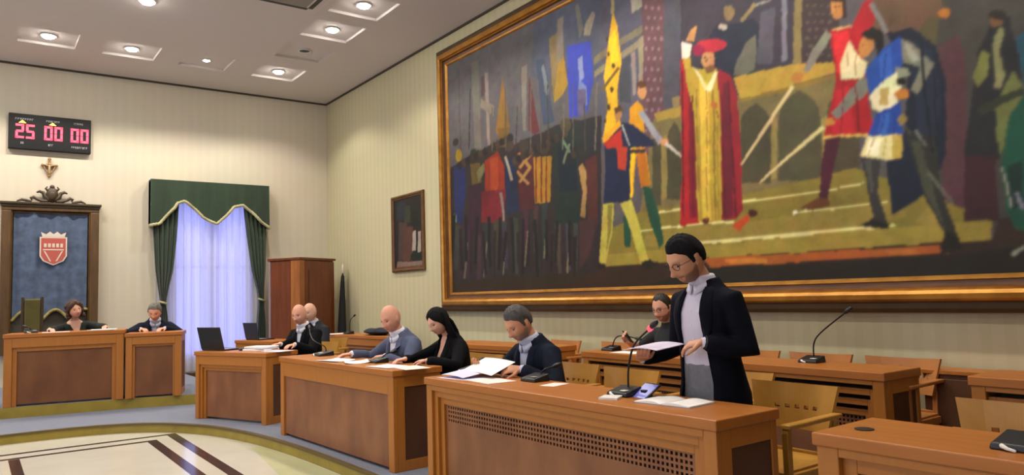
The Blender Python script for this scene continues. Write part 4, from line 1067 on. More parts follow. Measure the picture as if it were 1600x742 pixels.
# ------------------------------------------------------------------ desks
def nested(mb, xa, xb, za, zb, y0, y1, w, mi=0, bottom=True, wt=None, wl=None):
    wt = wt or w; wl = wl or w
    mb.box((xa, y0, za), (xa+wl, y1, zb), mi); mb.box((xb-w, y0, za), (xb, y1, zb), mi); mb.box((xa+wl, y0, zb-wt), (xb-w, y1, zb), mi)
    if bottom: mb.box((xa+wl, y0, za), (xb-w, y1, za+w), mi)
def desk(p0, p1, label, z0=0, depth=.43, h=.77, steps=2, grille=False, dark=False, step_w=.045, step_d=.022, group='curved rows of council desks', panel=None, top_t=.048, rail=.10, post=.075, grommet=None, gap=0, name='council_desk'):
    a = Vector((p0[0], p0[1], z0)); b = Vector((p1[0], p1[1], z0)); L = (b-a).length; d = (b-a)/L
    root = empty(name, a, math.atan2(d.y, d.x), label, 'desk', group)
    mb = MB(); mb.box((-.012, -.012, h-top_t), (L+.012, depth+.012, h))
    if grommet: pass
    top = mb.build('worktop', M_WOOD, root, bevel=.006)
    if grommet:
        mb = MB(); mb.lathe([(.032, h+.0005), (.036, h+.003), (.030, h+.0045), (.004, h+.0046)], 20, c=(grommet[0], grommet[1], 0)); mb.build('cable_cap', M_BLACK, root)
    zt = h-top_t-.0005
    mb = MB(); nested(mb, 0, L, 0, zt, 0, .035, post, bottom=False, wt=rail)
    mb.build('front_frame', M_WOOD_V, root, bevel=.004)
    xa, xb, za, zb = post, L-post, 0, zt-rail; y = 0
    for k in range(steps):
        y += step_d; mb = MB()
        zb -= gap
        nested(mb, xa-.001, xb+.001, za+.001, zb+.001, y, y+.03, step_w, bottom=False); mb.build('inner_frame', M_WOOD_V, root, bevel=.003)
        xa += step_w; xb -= step_w; zb -= step_w
    if gap:
        mb = MB(); mb.box((post, y+.031, zb), (L-post, y+.036, zt-rail)); mb.build('slot_shade', M_BLACKIN, root)  # near-black strip paints the shade between the stepped frames
    y += step_d*.8
    pm = panel or M_BURL
    if grille:
        pitch = .0285; gh = 4*pitch; n = int((xb-xa-.02)/pitch); ox = xa+((xb-xa)-n*pitch)/2
        us = [xa-.001]; 
        for i in range(n): us += [ox+i*pitch+pitch*.22, ox+i*pitch+pitch*.78]
        us.append(xb+.001); vz = [zb-gh-.012]
        for j in range(4): vz += [zb-gh-.004+j*pitch+pitch*.22, zb-gh-.004+j*pitch+pitch*.78]
        vz.append(zb+.001)
        mb = MB(); mb.plate(us, vz, lambda i, j: i % 2 == 1 and j % 2 == 1, lambda u, v: ((u, y, v), (0, -1, 0)), .008); mb.build('grille', pm, root)
        mb = MB(); mb.box((xa, y+.012, zb-gh-.01), (xb, y+.016, zb)); mb.build('grille_backing', M_BLACKIN, root)
        zb = zb-gh-.012
    mb = MB(); mb.box((xa-.001, y, .025), (xb+.001, y+.015, zb+.0005)); mb.build('front_panel', pm, root)
    for s in (0, 1):
        x = L-.03 if s else 0; o = (x+.03 if s else x)
        mb = MB(); xs = (x, x+.03)
        mb.box((xs[0], .0355, 0), (xs[1], .10, zt)); mb.box((xs[0], depth-.04, 0), (xs[1], depth, zt)); mb.box((xs[0], .10, zt-.085), (xs[1], depth-.04, zt)); mb.box((xs[0], .10, 0), (xs[1], depth-.04, .08))
        sd = mb.build('side_panel', M_WOOD_V, root, bevel=.003)
        mb = MB(); mb.box((xs[0]+.009, .099, .079), (xs[1]-.009, depth-.039, zt-.084)); mb.build('side_inset', M_BURL_D, sd)
    mb = MB(); mb.box((.03, y+.03, zt-.09), (L-.03, depth-.03, zt-.075)); mb.build('shelf', M_BURL_D, root)
    return root
desk((2.55, 4.52), (2.55, 2.05), 'long council desk with a perforated grille strip in front of the standing man', grille=True, rail=.036, post=.07)
desk((2.50, 7.38), (2.60, 5.12), 'plain-fronted council desk shared by the bald man in grey and the black-haired woman', steps=0, post=.085, rail=.14)
desk((2.10, 9.13), (2.56, 8.02), 'short council desk carrying the open laptop, nearest the window', steps=2, step_w=.035, post=.06)
desk((2.60, 1.62), (2.62, -.65), 'nearest council desk, cut by the right edge, with a round cable cap on its top', steps=1, grille=False, grommet=(.10, .17), rail=.034, post=.085, step_w=.055, step_d=.03)
desk((4.66, 5.26), (4.58, 2.37), 'back row desk with a grille behind the standing man', grille=True, steps=3, step_w=.04, step_d=.035, gap=.032, rail=.03, top_t=.055, group='back row desks along the painting wall')
desk((4.72, 1.93), (4.72, -.45), 'back row desk at the right edge beyond the empty chair', steps=3, step_w=.04, step_d=.035, gap=.032, rail=.03, top_t=.055, group='back row desks along the painting wall')
desk((4.56, 7.62), (4.70, 5.87), 'back row desk behind the black-haired woman and the man reading', steps=3, step_w=.04, step_d=.035, gap=.032, rail=.03, top_t=.055, group='back row desks along the painting wall')
desk((4.55, 11.5), (4.80, 9.55), 'farthest back row desk below the furled flag', steps=1, step_w=.055, step_d=.03, group='back row desks along the painting wall')
desk((3.12, 11.15), (3.36, 10.20), 'small desk holding the second computer, behind the stack of papers', steps=1, step_w=.04, depth=.42)
DZ = .13
desk((.315, 10.94), (1.585, 10.68), "broad chairman's desk on the dais where the woman sits", z0=DZ, h=.885, depth=.52, steps=1, step_w=.05, step_d=.025, post=.085, rail=.12, panel=M_BURL_M, group='desks on the dais')
desk((1.60, 10.64), (2.225, 10.44), 'lower narrow dais desk where the grey-haired man sits', z0=DZ, h=.835, depth=.5, steps=1, step_w=.03, step_d=.025, post=.075, rail=.10, panel=M_BURL_M, group='desks on the dais')
def low_cabinet():
    root = empty('low_cabinet', (5.375, 1.2, 0), 0, 'long low dark wood cabinet against the wall behind the back row chairs', 'cabinet')
    mb = MB(); mb.box((0, -1.6, .06), (.2, 1.3, .69)); mb.build('body', M_BURL_D, root, bevel=.004)
    mb = MB(); mb.box((-.015, -1.61, .691), (.203, 1.31, .72)); mb.build('top', M_WOOD, root, bevel=.004)
    mb = MB(); mb.box((.02, -1.58, 0), (.19, 1.28, .06)); mb.build('plinth', M_BLACKIN, root)
    for k in range(4):
        mb = MB(); y = -1.58+k*.72; mb.box((-.012, y, .09), (-.0005, y+.69, .66)); mb.build('door', M_BURL_D, root, bevel=.003)
low_cabinet()

# ------------------------------------------------------------------ wooden armchairs
def make_chair(wood):
    root = empty('wooden_armchair')
    def leg(x, y, z1, lean=0):
        mb = MB(); mb.loft([[(x+dx*.5, y+dy*.5, z) if False else (x+lean*(z/z1)+dx, y+dy, z) for dx, dy in ((-.019, -.017), (.019, -.017), (.019, .017), (-.019, .017))] for z in (0, z1)]); mb.build('leg', wood, root, bevel=.005, angle=30)
    for s in (-1, 1):
        leg(.225, s*.255, .635); leg(-.215, s*.215, .62, -.035)
    mb = MB(); n = 12; us = [-.235+.47*i/n for i in range(n+1)]; vz = [-.23+.46*i/n for i in range(n+1)]
    mb.plate(us, vz, lambda i, j: False, lambda u, v: ((v+.01, u, .425-.012*(1-(u/.235)**2)*(1-(v/.23)**2)), (0, 0, 1)), .02); mb.build('seat', wood, root, bevel=.004)
    for s in (-1, 1):
        mb = MB(); mb.box((-.21, s*.245-.013, .365), (.21, s*.245+.013, .412)); mb.build('seat_rail', wood, root, bevel=.004)
        mb = MB(); mb.loft([[(x, s*(.258+.012*t)+w, .636+dz) for w, dz in ((-.026, 0), (.026, 0), (.026, .024), (-.026, .024))] for x, t in ((-.235, 0), (-.05, .3), (.12, 1), (.255, .8))]); mb.build('armrest', wood, root, bevel=.006, angle=30)
    mb = MB(); mb.box((.21, -.235, .36), (.232, .235, .41)); mb.build('front_rail', wood, root, bevel=.004)
    # curved back panel, wider at the top, with five square holes
    us = [-1, -.62]; 
    for k in range(5): c = -.48+k*.24; us += [c-.06, c+.06]
    us += [.62, 1]; us = sorted(us); vz = [0, .12, .24, .36, .44, .525, .66, .8, .92, 1.0]
    hol = lambda i, j: vz[j] == .44 and 2 <= i <= 10 and i % 2 == 0
    def f(u, v):
        hw = .215+.05*v; y = u*hw; z = .545+.240*v+.010*v*u*u
        x = -.245-.045*v+.055*u*u
        nx = Vector((1, -2*.055*u/hw, .13)).normalized()
        return (x, y, z), nx
    mb = MB(); mb.plate(us, vz, hol, f, .016); mb.build('backrest', wood, root)
    mb = MB(); mb.box((-.245, -.218, .405), (-.222, .218, .44)); mb.build('back_rail', wood, root, bevel=.003)
    return root
PROTO_H = make_chair(M_HONEY); PROTO_R = make_chair(M_HONEY_R); used = {}
def chair(x, y, deg, label, group, red=False, z=0):
    p = PROTO_R if red else PROTO_H
    o = copy_tree(p) if p in used else p; used[p] = 1
    o.location = (x, y, z); o.rotation_euler = (0, 0, R(deg)); tag(o, label, 'chair', group)
    return o
G1 = 'honey wood armchairs of the front row'; G2 = 'reddish wood armchairs of the back row'
chair(3.42, 2.40, 180, 'empty honey wood armchair with five square holes at the end of the long desk', G1)
chair(3.72, 2.98, 184, 'honey wood armchair pushed back behind the standing man', G1)
chair(3.40, 3.62, 180, 'empty honey wood armchair just left of the standing man', G1)
chair(3.46, 4.26, 180, 'honey wood armchair of the man reading in a dark suit', G1)
chair(3.55, 5.60, 182, 'honey wood armchair of the black-haired woman', G1)
chair(3.43, 6.38, 182, 'honey wood armchair of the bald man in grey-blue', G1)
chair(3.42, 1.30, 180, 'empty honey wood armchair behind the nearest desk at the right edge', G1)
chair(5.13, 2.64, 180, 'rightmost reddish armchair of the back row, its whole top edge clear', G2, True)
chair(5.13, 3.27, 180, 'reddish back row armchair behind the tall microphone', G2, True)
chair(5.13, 3.89, 180, "reddish back row armchair half hidden by the standing man's elbow", G2, True)
chair(5.265, 4.70, 180, 'reddish back row armchair of the man in dark polo shirt', G2, True)
chair(5.20, 5.565, 180, "reddish armchair top just right of the reading man's shoulder", G2, True)
chair(5.13, 6.35, 178, "reddish armchair top just left of the reading man's face", G2, True)
chair(5.13, 7.00, 178, "reddish armchair top just right of the black-haired woman", G2, True)
chair(3.42, 8.98, 204, 'honey wood armchair of the nearer of the two bald men in black', G1)
chair(3.86, 9.72, 204, 'honey wood armchair of the farther of the two bald men', G1)
chair(1.12, 11.93, 270, 'honey wood armchair of the woman on the dais', G1, z=DZ)
chair(2.08, 11.60, 262, 'honey wood armchair of the grey-haired man on the dais', G1, z=DZ)
def throne():
    root = empty('high_backed_chair', (.70, 12.55, DZ), R(-90), 'empty olive brown high-backed chair left of the woman on the dais', 'chair')
    m = mat('olive_leather', '5a5220', .55, col2='4c4618', scale=6); w = MATS['case_wood_dark']
    for sx in (-1, 1):
        for x in (-.2, .2):
            mb = MB(); mb.box((x-.02, sx*.17-.02, 0), (x+.02, sx*.17+.02, .42)); mb.build('leg', w, root, bevel=.004)
    mb = MB(); mb.box((-.22, -.2, .42), (.23, .2, .50)); mb.build('seat', m, root, bevel=.02)
    mb = MB(); mb.box((-.23, -.10, .50), (-.18, .10, 1.33)); mb.build('backrest', m, root, bevel=.018)
    for sx in (-1, 1):
        mb = MB(); mb.box((-.235, sx*.12-.018, .42), (-.185, sx*.12+.018, 1.36)); mb.build('post', w, root, bevel=.006)
throne()
# ------------------------------------------------------------------ things on the desks
T = .7705
def mic(x, y, deg, path, label, z=T, red=False, key=True, group='desk microphones', size=1.0):
    # path: gooseneck points in the unit's own frame (x forward = away from the speaker, z up)
    root = empty('desk_microphone', (x, y, z), R(deg), label, 'microphone', group)
    mb = MB(); w, d = .075*size, .065*size
    V = [(-d, -w, 0), (d, -w, 0), (d, w, 0), (-d, w, 0), (-d*.92, -w*.95, .022), (d*.9, -w*.95, .048), (d*.9, w*.95, .048), (-d*.92, w*.95, .022)]
    mb.add(V, [(0, 3, 2, 1), (4, 5, 6, 7), (0, 1, 5, 4), (1, 2, 6, 5), (2, 3, 7, 6), (3, 0, 4, 7)], 0, False); mb.build('base', M_BLACK, root, bevel=.006)
    mb = MB(); mb.box((-d*.75, -w*.72, .0285), (-d*.25, -w*.2, .033)); mb.build('button', M_WHITE if key else M_GREYP, root, bevel=.002)
    if key:
        mb = MB(); mb.tube([(-d*.97, w*.55, .016), (-d*1.08, w*.35, .010), (-d*1.12, w*.1, .006)], [.008, .006, .005], 8); mb.build('white_lever', M_WHITE, root)
    if path:
        mb = MB(); pts = [Vector(p) for p in path]
        sm = []
        for i in range(len(pts)-1):
            p0, p1, p2, p3 = pts[max(i-1, 0)], pts[i], pts[i+1], pts[min(i+2, len(pts)-1)]
            for k in range(6):
                t = k/6; sm.append(.5*((2*p1)+(p2-p0)*t+(2*p0-5*p1+4*p2-p3)*t*t+(3*p1-p0-3*p2+p3)*t**3))
        sm.append(pts[-1]); mb.tube(sm, .0055, 8); mb.build('gooseneck', M_BLACK_M, root)
        d = (pts[-1]-pts[-2]).normalized()
        mb = MB(); mb.tube([pts[-1]-d*.005, pts[-1]+d*.02, pts[-1]+d*.045], [.012, .017, .014], 12); mb.build('capsule', M_BLACK, root)
        if red:
            mb = MB(); mb.tube([pts[-1]-d*.016, pts[-1]-d*.004], [.0150, .0150], 14); mb.build('light_ring', M_LED, root)
    return root
# frame of a unit: +x points towards the speaker's side when deg = 0
mic(2.82, 2.86, 0, [(.03, 0, .04), (.03, -.01, .15), (.02, -.07, .27), (.01, -.205, .365)], 'desk microphone with lit red ring in front of the standing man', red=True)
mic(2.90, 3.74, 0, [(.03, -.02, .04), (.06, -.03, .07), (.13, -.04, .085)], "black microphone base beside the reading man's elbow", key=False)
mic(2.92, 4.52, 0, [(.03, 0, .04), (.06, .03, .07), (.12, .05, .075)], 'black microphone base at the left end of the long desk, beside the woman in black', size=1.1)
mic(2.84, 5.86, 0, [(.03, 0, .04), (.07, -.01, .07), (.13, 0, .08)], 'black microphone base in front of the bald man in grey', key=False)
mic(2.83, 7.08, 0, [(.03, 0, .04), (.02, .02, .09), (-.03, .16, .14), (.0, .34, .20), (.03, .44, .26)], 'desk microphone with a long low neck bending towards the two bald men', size=1.25)
mic(4.84, 5.06, 0, [(.02, 0, .04), (.02, -.03, .10), (.02, -.09, .135), (.02, -.20, .135), (.03, -.30, .12)], 'back row microphone with its neck bent flat towards the man in polo shirt', key=False)
mic(4.90, 3.05, 0, [(.03, 0, .04), (.03, -.01, .14), (.02, -.08, .22), (.02, -.27, .36)], 'tall gooseneck microphone standing free on the back row desk')
mic(2.80, .985, 0, [(.03, 0, .04), (.03, -.01, .12), (.02, -.09, .2), (.0, -.2, .27)], 'nearest desk microphone, cut by the right edge of the view', size=1.2)
mic(4.80, 10.95, 0, [(.02, 0, .04), (.02, 0, .12), (.02, -.03, .22), (.02, -.16, .28)], 'small distant microphone on the farthest back row desk', key=False)
mic(.60, 11.10, 90, [(.02, 0, .04), (.02, .02, .07), (.05, .05, .08)], "small dark microphone at the left end of the chairman's desk", z=1.0155)

def sheet(w, d, x, y, deg, m, label, cat='paper', z=T, n=1, curl=0, name='sheet_of_paper', group='loose papers on the desks', tilt=None, th=.0012):
    mb = MB(); k = 8; top = []; 
    rings = []
    for i in range(k+1):
        u = -.5+i/k; zz = curl*(4*u*u)
        rings.append([(u*w, -d/2, zz), (u*w, d/2, zz), (u*w, d/2, zz+th*n), (u*w, -d/2, zz+th*n)])
    mb.loft(rings); o = mb.build(name, m, angle=30)
    o.location = (x, y, z); o.rotation_euler = (tilt[0] if tilt else 0, tilt[1] if tilt else 0, R(deg)); tag(o, label, cat, group)
    return o
sheet(.21, .30, 2.66, 6.36, 12, M_PAPER, "white sheets under the bald man's hand on the grey suit side", n=4, curl=.008)
sheet(.21, .30, 2.72, 6.05, -20, M_PAPER, 'white sheet lying flat nearest the desk edge before the bald man in grey', curl=.012)
sheet(.21, .30, 2.72, 5.46, 8, M_PAPER, 'white sheet left of the black-haired woman\'s hands', n=2, curl=.003)
sheet(.21, .30, 2.80, 5.20, -6, M_PAPER_P, "pinkish sheet under the black-haired woman's forearm", n=2)
sheet(.21, .30, 2.70, 4.28, 10, M_PAPER_L, 'lilac printed sheet flat on the desk before the reading man')
sheet(.21, .30, 2.72, 3.98, -4, M_PAPER_P, "pale sheet lying under the reading man's hands", n=2)
sheet(.16, .11, 2.86, 3.50, 15, M_PAPER_P, "small pale note by the reading man's elbow")
sheet(.11, .10, 2.69, 2.83, 30, M_WHITE, "small white pad beside the standing man's microphone", name='note_pad', cat='pad', n=9)
sheet(.21, .30, 4.78, 4.76, 5, M_PAPER, 'white sheet on the back row desk before the man in polo shirt')
sheet(.30, .22, 4.72, 11.15, 0, M_PAPER, 'pale papers on the farthest back row desk', n=6)
sheet(.21, .30, 1.36, 10.84, 70, M_PAPER, "cream papers at the right end of the chairman's desk", z=1.0155, n=8, curl=.004)
sheet(.21, .30, .86, 10.98, 85, M_PAPER_P, "pale sheet at the left of the woman on the dais", z=1.0155, n=2)
def held(w, d, c, x_ax, y_ax, m, label, curl=0, n=1):
    x = Vector(x_ax).normalized(); zz = x.cross(Vector(y_ax)).normalized(); y = zz.cross(x)
    mb = MB(); k = 10; rings = []
    for i in range(k+1):
        u = -.5+i/k; z0 = curl*(1-4*u*u); t = .0012*n
        rings.append([(u*w, -d/2, z0), (u*w, d/2, z0), (u*w, d/2, z0+t), (u*w, -d/2, z0+t)])
    mb.loft(rings); o = mb.build('sheet_of_paper', m, angle=30); o.matrix_world = axes(c, x, y, zz)
    tag(o, label, 'paper', 'papers held in hands'); return o
held(.26, .20, (2.92, 2.735, 1.022), (-.05, -1, .04), (1, 0, .10), M_PAPER_L, 'white sheets held up by the standing man', curl=.012, n=3)
held(.36, .21, (2.87, 4.22, .835), (0, -1, -.03), (.8, 0, .30), M_PAPER, 'bright white sheet held up by the reading man in a dark suit', curl=.008, n=2)
held(.26, .2, (2.72, 4.30, .795), (.05, -1, -.02), (.9, 0, .10), M_PAPER_L, 'lilac sheet drooping below the bright page of the reading man', curl=.008)
def notebook():
    root = empty('open_notebook', (2.80, 2.50, T), R(6), 'open white notebook lying on the desk before the standing man', 'notebook')
    for s in (-1, 1):
        mb = MB(); rings = []
        for i in range(9):
            u = i/8; zz = .006+.016*math.sin(min(1, u*1.2)*math.pi*.9)*(1-u*.5)
            y = s*(.003+u*.16); rings.append([(-.105, y, .002), (.105, y, .002), (.105, y, zz*.8), (-.105, y, zz*.8)])
        mb.loft(rings); mb.build('pages', M_PAPER, root, angle=30)
    mb = MB(); mb.box((-.11, -.17, 0), (.11, .17, .0015)); mb.build('cover', M_GREYP, root)
notebook()
def tablet():
    root = empty('tablet', (2.84, 2.745, T), R(-8), 'small dark tablet propped against the microphone with blue-violet screen', 'tablet')
    M = Matrix.Translation((0, 0, .010)) @ Matrix.Rotation(R(-32), 4, 'Y')
    mb = MB(); mb.box((-.09, -.065, 0), (.09, .065, .009), M=M); mb.build('body', M_BLACK, root, bevel=.003)
    mb = MB(); mb.box((-.08, -.055, .0092), (.08, .055, .0102), M=M); mb.build('screen', M_SCREEN_B, root)
    mb = MB(); mb.box((-.03, -.02, 0), (.02, .02, .035), M=Matrix.Translation((.03, 0, 0))); mb.build('stand', M_BLACK, root, bevel=.003)
tablet()
def laptop(x, y, deg, w, d, lid, tilt, label, m_lid, z=T):
    root = empty('laptop', (x, y, z), R(deg), label, 'laptop', 'laptops')
    mb = MB(); mb.box((0, -w/2, 0), (d, w/2, .016)); mb.build('base', M_BLACK, root, bevel=.004)
    mb = MB(); mb.box((.03, -w/2+.02, .0162), (d*.58, w/2-.02, .0175)); mb.build('keyboard', M_GREYP, root)
    M = Matrix.Translation((.0, 0, .017)) @ Matrix.Rotation(R(-tilt), 4, 'Y')
    mb = MB(); mb.box((-.008, -w/2, 0), (0, w/2, lid), M=M); l = mb.build('lid', m_lid, root, bevel=.004)
    mb = MB(); mb.box((.0002, -w/2+.015, .015), (.0012, w/2-.015, lid-.015), M=M); mb.build('screen', mat('screen_dim', (.12, .14, .22), .3, emit=.35), l)
laptop(2.27, 9.02, 24, .40, .25, .265, 14, 'open dark laptop, its back to the hall, on the desk nearest the window', mat('laptop_lid', '15181a', .4))
laptop(3.28, 10.86, 14, .36, .25, .24, 12, 'smaller bluish dark laptop beyond the paper stack, in front of the curtain', mat('laptop_lid_blue', '232a3c', .4))
def mouse():
    mb = MB(); mb.ell((0, 0, .012), (.055, .032, .022)); mb.v = [(p[0], p[1], max(p[2], 0)) for p in mb.v]; o = mb.build('computer_mouse', M_BLACK); o.location = (2.52, 8.72, T); o.rotation_euler = (0, 0, R(30))
    tag(o, 'small black mouse on the desk between laptop and paper stack', 'mouse')
mouse()
def stack():
    for k, (w, d, x, y, dg, m, th, lb) in enumerate(((.24, .32, 2.66, 8.50, 30, M_PAPER, .022, 'thick white bundle at the bottom of the paper stack by the laptop'), (.23, .31, 2.665, 8.49, 22, mat('folder_grey', 'b9b7c0', .7), .010, 'pale grey folder in the middle of the paper stack by the laptop'), (.22, .31, 2.67, 8.51, 36, M_PAPER, .014, 'white papers on top of the stack by the laptop'))):
        z = T+(0, .0226, .0333)[k]
        mb = MB(); mb.box((-w/2, -d/2, 0), (w/2, d/2, th)); o = mb.build('paper_bundle', m, bevel=.003); o.location = (x, y, z); o.rotation_euler = (0, 0, R(dg)); tag(o, lb, 'papers', 'stack of papers by the laptop')
    o = sheet(.21, .30, 2.745, 8.19, 20, M_PAPER_L, "lilac sheets under the nearer bald man's hand", n=2)
stack()
def coat():
    rnd = random.Random(4); mb = MB(); rings = []
    for i in range(15):
        u = i/14; y = -.36+.72*u; env = max(.02, math.sin(math.pi*min(.97, max(.03, u)))**.5)
        r = []
        for k in range(16):
            a = 2*math.pi*k/16; x = .17*env*math.cos(a)*(1+.06*math.sin(y*23+k)); z = .052+.052*env*math.sin(a)*(1+.18*math.sin(y*19+k*.8)); r.append((x, y, max(.001, z)))
        rings.append(r)
    mb.loft(rings); o = mb.build('folded_coat', mat('coat_navy', '1c2436', .9, col2='141a28', scale=8)); o.location = (4.93, 10.18, T); tag(o, 'dark navy coat heaped on the farthest back row desk', 'coat')
coat()
def phone(x, y, z, rz, label):
    mb = MB(); mb.box((-.07, -.035, 0), (.07, .035, .008)); o = mb.build('mobile_phone', M_BLACK, bevel=.003); o.location = (x, y, z); o.rotation_euler = (R(25), R(-40), R(rz)); tag(o, label, 'phone')
phone(4.86, 4.86, .90, 80, 'black phone held up by the man in the polo shirt')

# ------------------------------------------------------------------ people
def skin(name, c, c2):
    # skin whose lips and stubble come from two smooth masks stored on the mesh
    m = mat(name, c, .55, col2=c2, scale=9, spec=.35); nt = m.node_tree; b = nt.nodes['Principled BSDF']
    src = b.inputs['Base Color'].links[0].from_socket
    at = nt.nodes.new('ShaderNodeAttribute'); at.attribute_name = 'face_mask'; sp = nt.nodes.new('ShaderNodeSeparateColor'); nt.links.new(at.outputs['Color'], sp.inputs[0])
    for ch, col in (('Red', 'a8685c'), ('Green', '55443b'), ('Blue', '8d827a')):
        mx = nt.nodes.new('ShaderNodeMix'); mx.data_type = 'RGBA'; nt.links.new(sp.outputs[ch], mx.inputs[0]); nt.links.new(src, mx.inputs[6]); mx.inputs[7].default_value = (*lin(col), 1); src = mx.outputs[2]
    nt.links.new(src, b.inputs['Base Color']); return m
SK1 = skin('skin_tan', 'cf9878', 'c28c6c'); SK2 = skin('skin_fair', 'dcae96', 'd2a18a'); SK3 = skin('skin_rosy', 'd8a088', 'cd947c')
EYE_W = mat('eye_white', '8d7a70', .4); EYE_D = mat('eye_dark', '1d140f', .25)
H_BLACK = mat('hair_black', '08070a', .8, spec=.2, col2='0f0e12', scale=30, stretch=(1, 1, .2)); H_GREY = mat('hair_grey', '4c4a4a', .65, col2='33302f', scale=40, stretch=(1, 1, .2)); H_LGREY = mat('hair_light_grey', '77746c', .7, col2='5d5a54', scale=40, stretch=(1, 1, .2)); H_BROWN = mat('hair_brown', '4a2f20', .6, col2='33200f', scale=30, stretch=(1, 1, .2)); H_DARK = mat('hair_dark_brown', '241b17', .6, col2='15100d', scale=40, stretch=(1, 1, .2)); H_STUB = mat('stubble', '6e584b', .8)
C_NAVY = mat('suit_navy', '0d101d', .9, col2='090b15', scale=14, bump=.35, spec=.15); C_DARK = mat('suit_dark_blue', '171d2e', .9, col2='121724', scale=14, bump=.35, spec=.15); C_GREYB = mat('suit_grey_blue', '59607a', .85, col2='4f566f', scale=14, bump=.35, spec=.15); C_BLK = mat('cloth_black', '0c0d13', .9, col2='08090d', scale=14, bump=.35, spec=.15); C_CHAR = mat('cloth_charcoal', '20242a', .9, col2='181c22', scale=60); C_GRN = mat('cloth_black_green', '12211f', .9, col2='0c1516', scale=30); C_SHIRT = mat('shirt_white', 'd8dbe8', .8); C_SHIRT_L = mat('shirt_pale_blue', 'b9c0d8', .8); C_SHIRT_P = mat('shirt_lilac', 'cfcbdd', .8); C_TRG = mat('trousers_grey', '7f8288', .85, col2='74777e', scale=50); C_TRD = mat('trousers_dark', '1b1d24', .9); C_SHOE = mat('shoe_black', '0e0d0d', .35); C_LEN = mat('glasses_dark', '17151a', .35)

def head_point(d):
    # surface of the head in its own frame (x forward, y left, z up) along a unit direction
    a, b, c = .099, .0785, .119
    x, y, z = d[0]*a, d[1]*b, d[2]*c; w = d[2]
    if w < 0:
        k = min(1, -w); y *= 1-.14*k**1.8
        if x < 0: x *= 1-.30*k
    if w > .2 and x > 0: x *= 1-.10*(w-.2)
    if x < 0: x *= 1.06
    g = lambda u, s: math.exp(-(u/s)**2)
    if x > 0:
        f = min(1, x/.05)
        x -= f*.006*g(z-.012, .05)
        x += f*.012*g(z+.100, .022)*g(y, .026)                    # chin
        x += f*.006*g(z-.032, .012)*g(abs(y)-.028, .024)           # brow
        x -= f*.013*g(z-.010, .014)*g(abs(y)-.031, .015)           # eye sockets
        x += f*(f*0+.018*g(z-.006, .022)*g(y, .0105)+.033*g(z+.028, .016)*g(y, .0125)+.013*g(z+.036, .009)*g(abs(y)-.011, .007))   # nose
        x += f*(.007*g(z+.060, .006)*g(y, .020)+.007*g(z+.073, .006)*g(y, .017)-.005*g(z+.0665, .0035)*g(y, .024))            # lips
        x += f*.004*g(z+.025, .022)*g(abs(y)-.042, .016)           # cheeks
    return Vector((x, y, z))
def head_grid(fn, n=44, m=40):
    V = []; F = []
    for j in range(m+1):
        th = math.pi*(j+.02)/(m+.04)
        for i in range(n):
            ph = 2*math.pi*i/n; V.append(fn(Vector((math.sin(th)*math.cos(ph), math.sin(th)*math.sin(ph), math.cos(th)))))
    for j in range(m):
        for i in range(n):
            k = (i+1) % n; F.append((j*n+i, (j+1)*n+i, (j+1)*n+k, j*n+k))
    F.append(tuple(range(n))); F.append(tuple(m*n+i for i in reversed(range(n)))); return V, F
def ss(a, b, x):
    t = min(1, max(0, (x-a)/(b-a))) if b != a else 0; return t*t*(3-2*t)
def hair_mesh(style):
    lines = {'short': [(0, .068), (35, .066), (50, .054), (66, .036), (76, -.012), (83, -.016), (88, .020), (104, .020), (113, -.035), (180, -.07)],
             'receding': [(0, .078), (30, .088), (50, .070), (68, .038), (77, -.010), (83, -.012), (88, .020), (104, .020), (113, -.035), (180, -.07)],
             'woman': [(0, .078), (14, .068), (30, .050), (55, .022), (75, -.015), (88, -.06), (110, -.09), (180, -.11)],
             'fringe': [(0, .2), (80, .2), (88, .01), (100, .018), (180, .022)]}[style if style in ('short', 'receding', 'fringe') else 'woman']
    th = {'short': .009, 'receding': .008, 'fringe': .002, 'woman': .015, 'bob': .026}[style]
    def f(d):
        p = head_point(d); az = abs(math.degrees(math.atan2(d[1], d[0])))
        zl = float(np.interp(az, [a for a, _ in lines], [b for _, b in lines]))
        k = .45*ss(zl-.003, zl+.003, p.z)+.55*ss(zl, zl+.035, p.z)
        if zl < 0: k = ss(zl-.006, zl+.012, p.z)
        if style == 'fringe': k *= 1-ss(.045, .065, p.z)
        if style == 'fringe': k *= ss(-.075, -.06, p.z)
        n = p.normalized(); t = th*(1+.25*math.sin(d[1]*23+d[2]*17)*math.sin(d[0]*19))
        if style in ('short', 'receding') and p.z > .05: t *= 1+.5*ss(.05, .11, p.z)*(1 if p.x > -.04 else .6)
        return p + n*(t*k - .006*(1-k))
    return head_grid(f, 56, 48)
def remesh(mb, name, m, voxel, smooth, parent=None):
    o = mb.build(name, m)
    r = o.modifiers.new('r', 'REMESH'); r.mode = 'VOXEL'; r.voxel_size = voxel; r.use_smooth_shade = True
    if smooth:
        s = o.modifiers.new('s', 'SMOOTH'); s.factor = .5; s.iterations = smooth
    dg = bpy.context.evaluated_depsgraph_get(); me = bpy.data.meshes.new_from_object(o.evaluated_get(dg)); old = o.data
    o.modifiers.clear(); o.data = me; bpy.data.meshes.remove(old); me.name = name
    if not me.materials: me.materials.append(m)
    me.polygons.foreach_set('use_smooth', [True]*len(me.polygons))
    if parent is not None: o.parent = parent
    return o

def ik(S, W, l1, l2, pole):
    d = W-S; L = d.length
    if L > (l1+l2)*.995: W = S+d.normalized()*(l1+l2)*.995; d = W-S; L = d.length
    a = (l1*l1-l2*l2+L*L)/(2*L); h = math.sqrt(max(0, l1*l1-a*a)); u = d.normalized()
    p = Vector(pole); p = (p-u*p.dot(u)).normalized(); return S+u*a+p*h, W

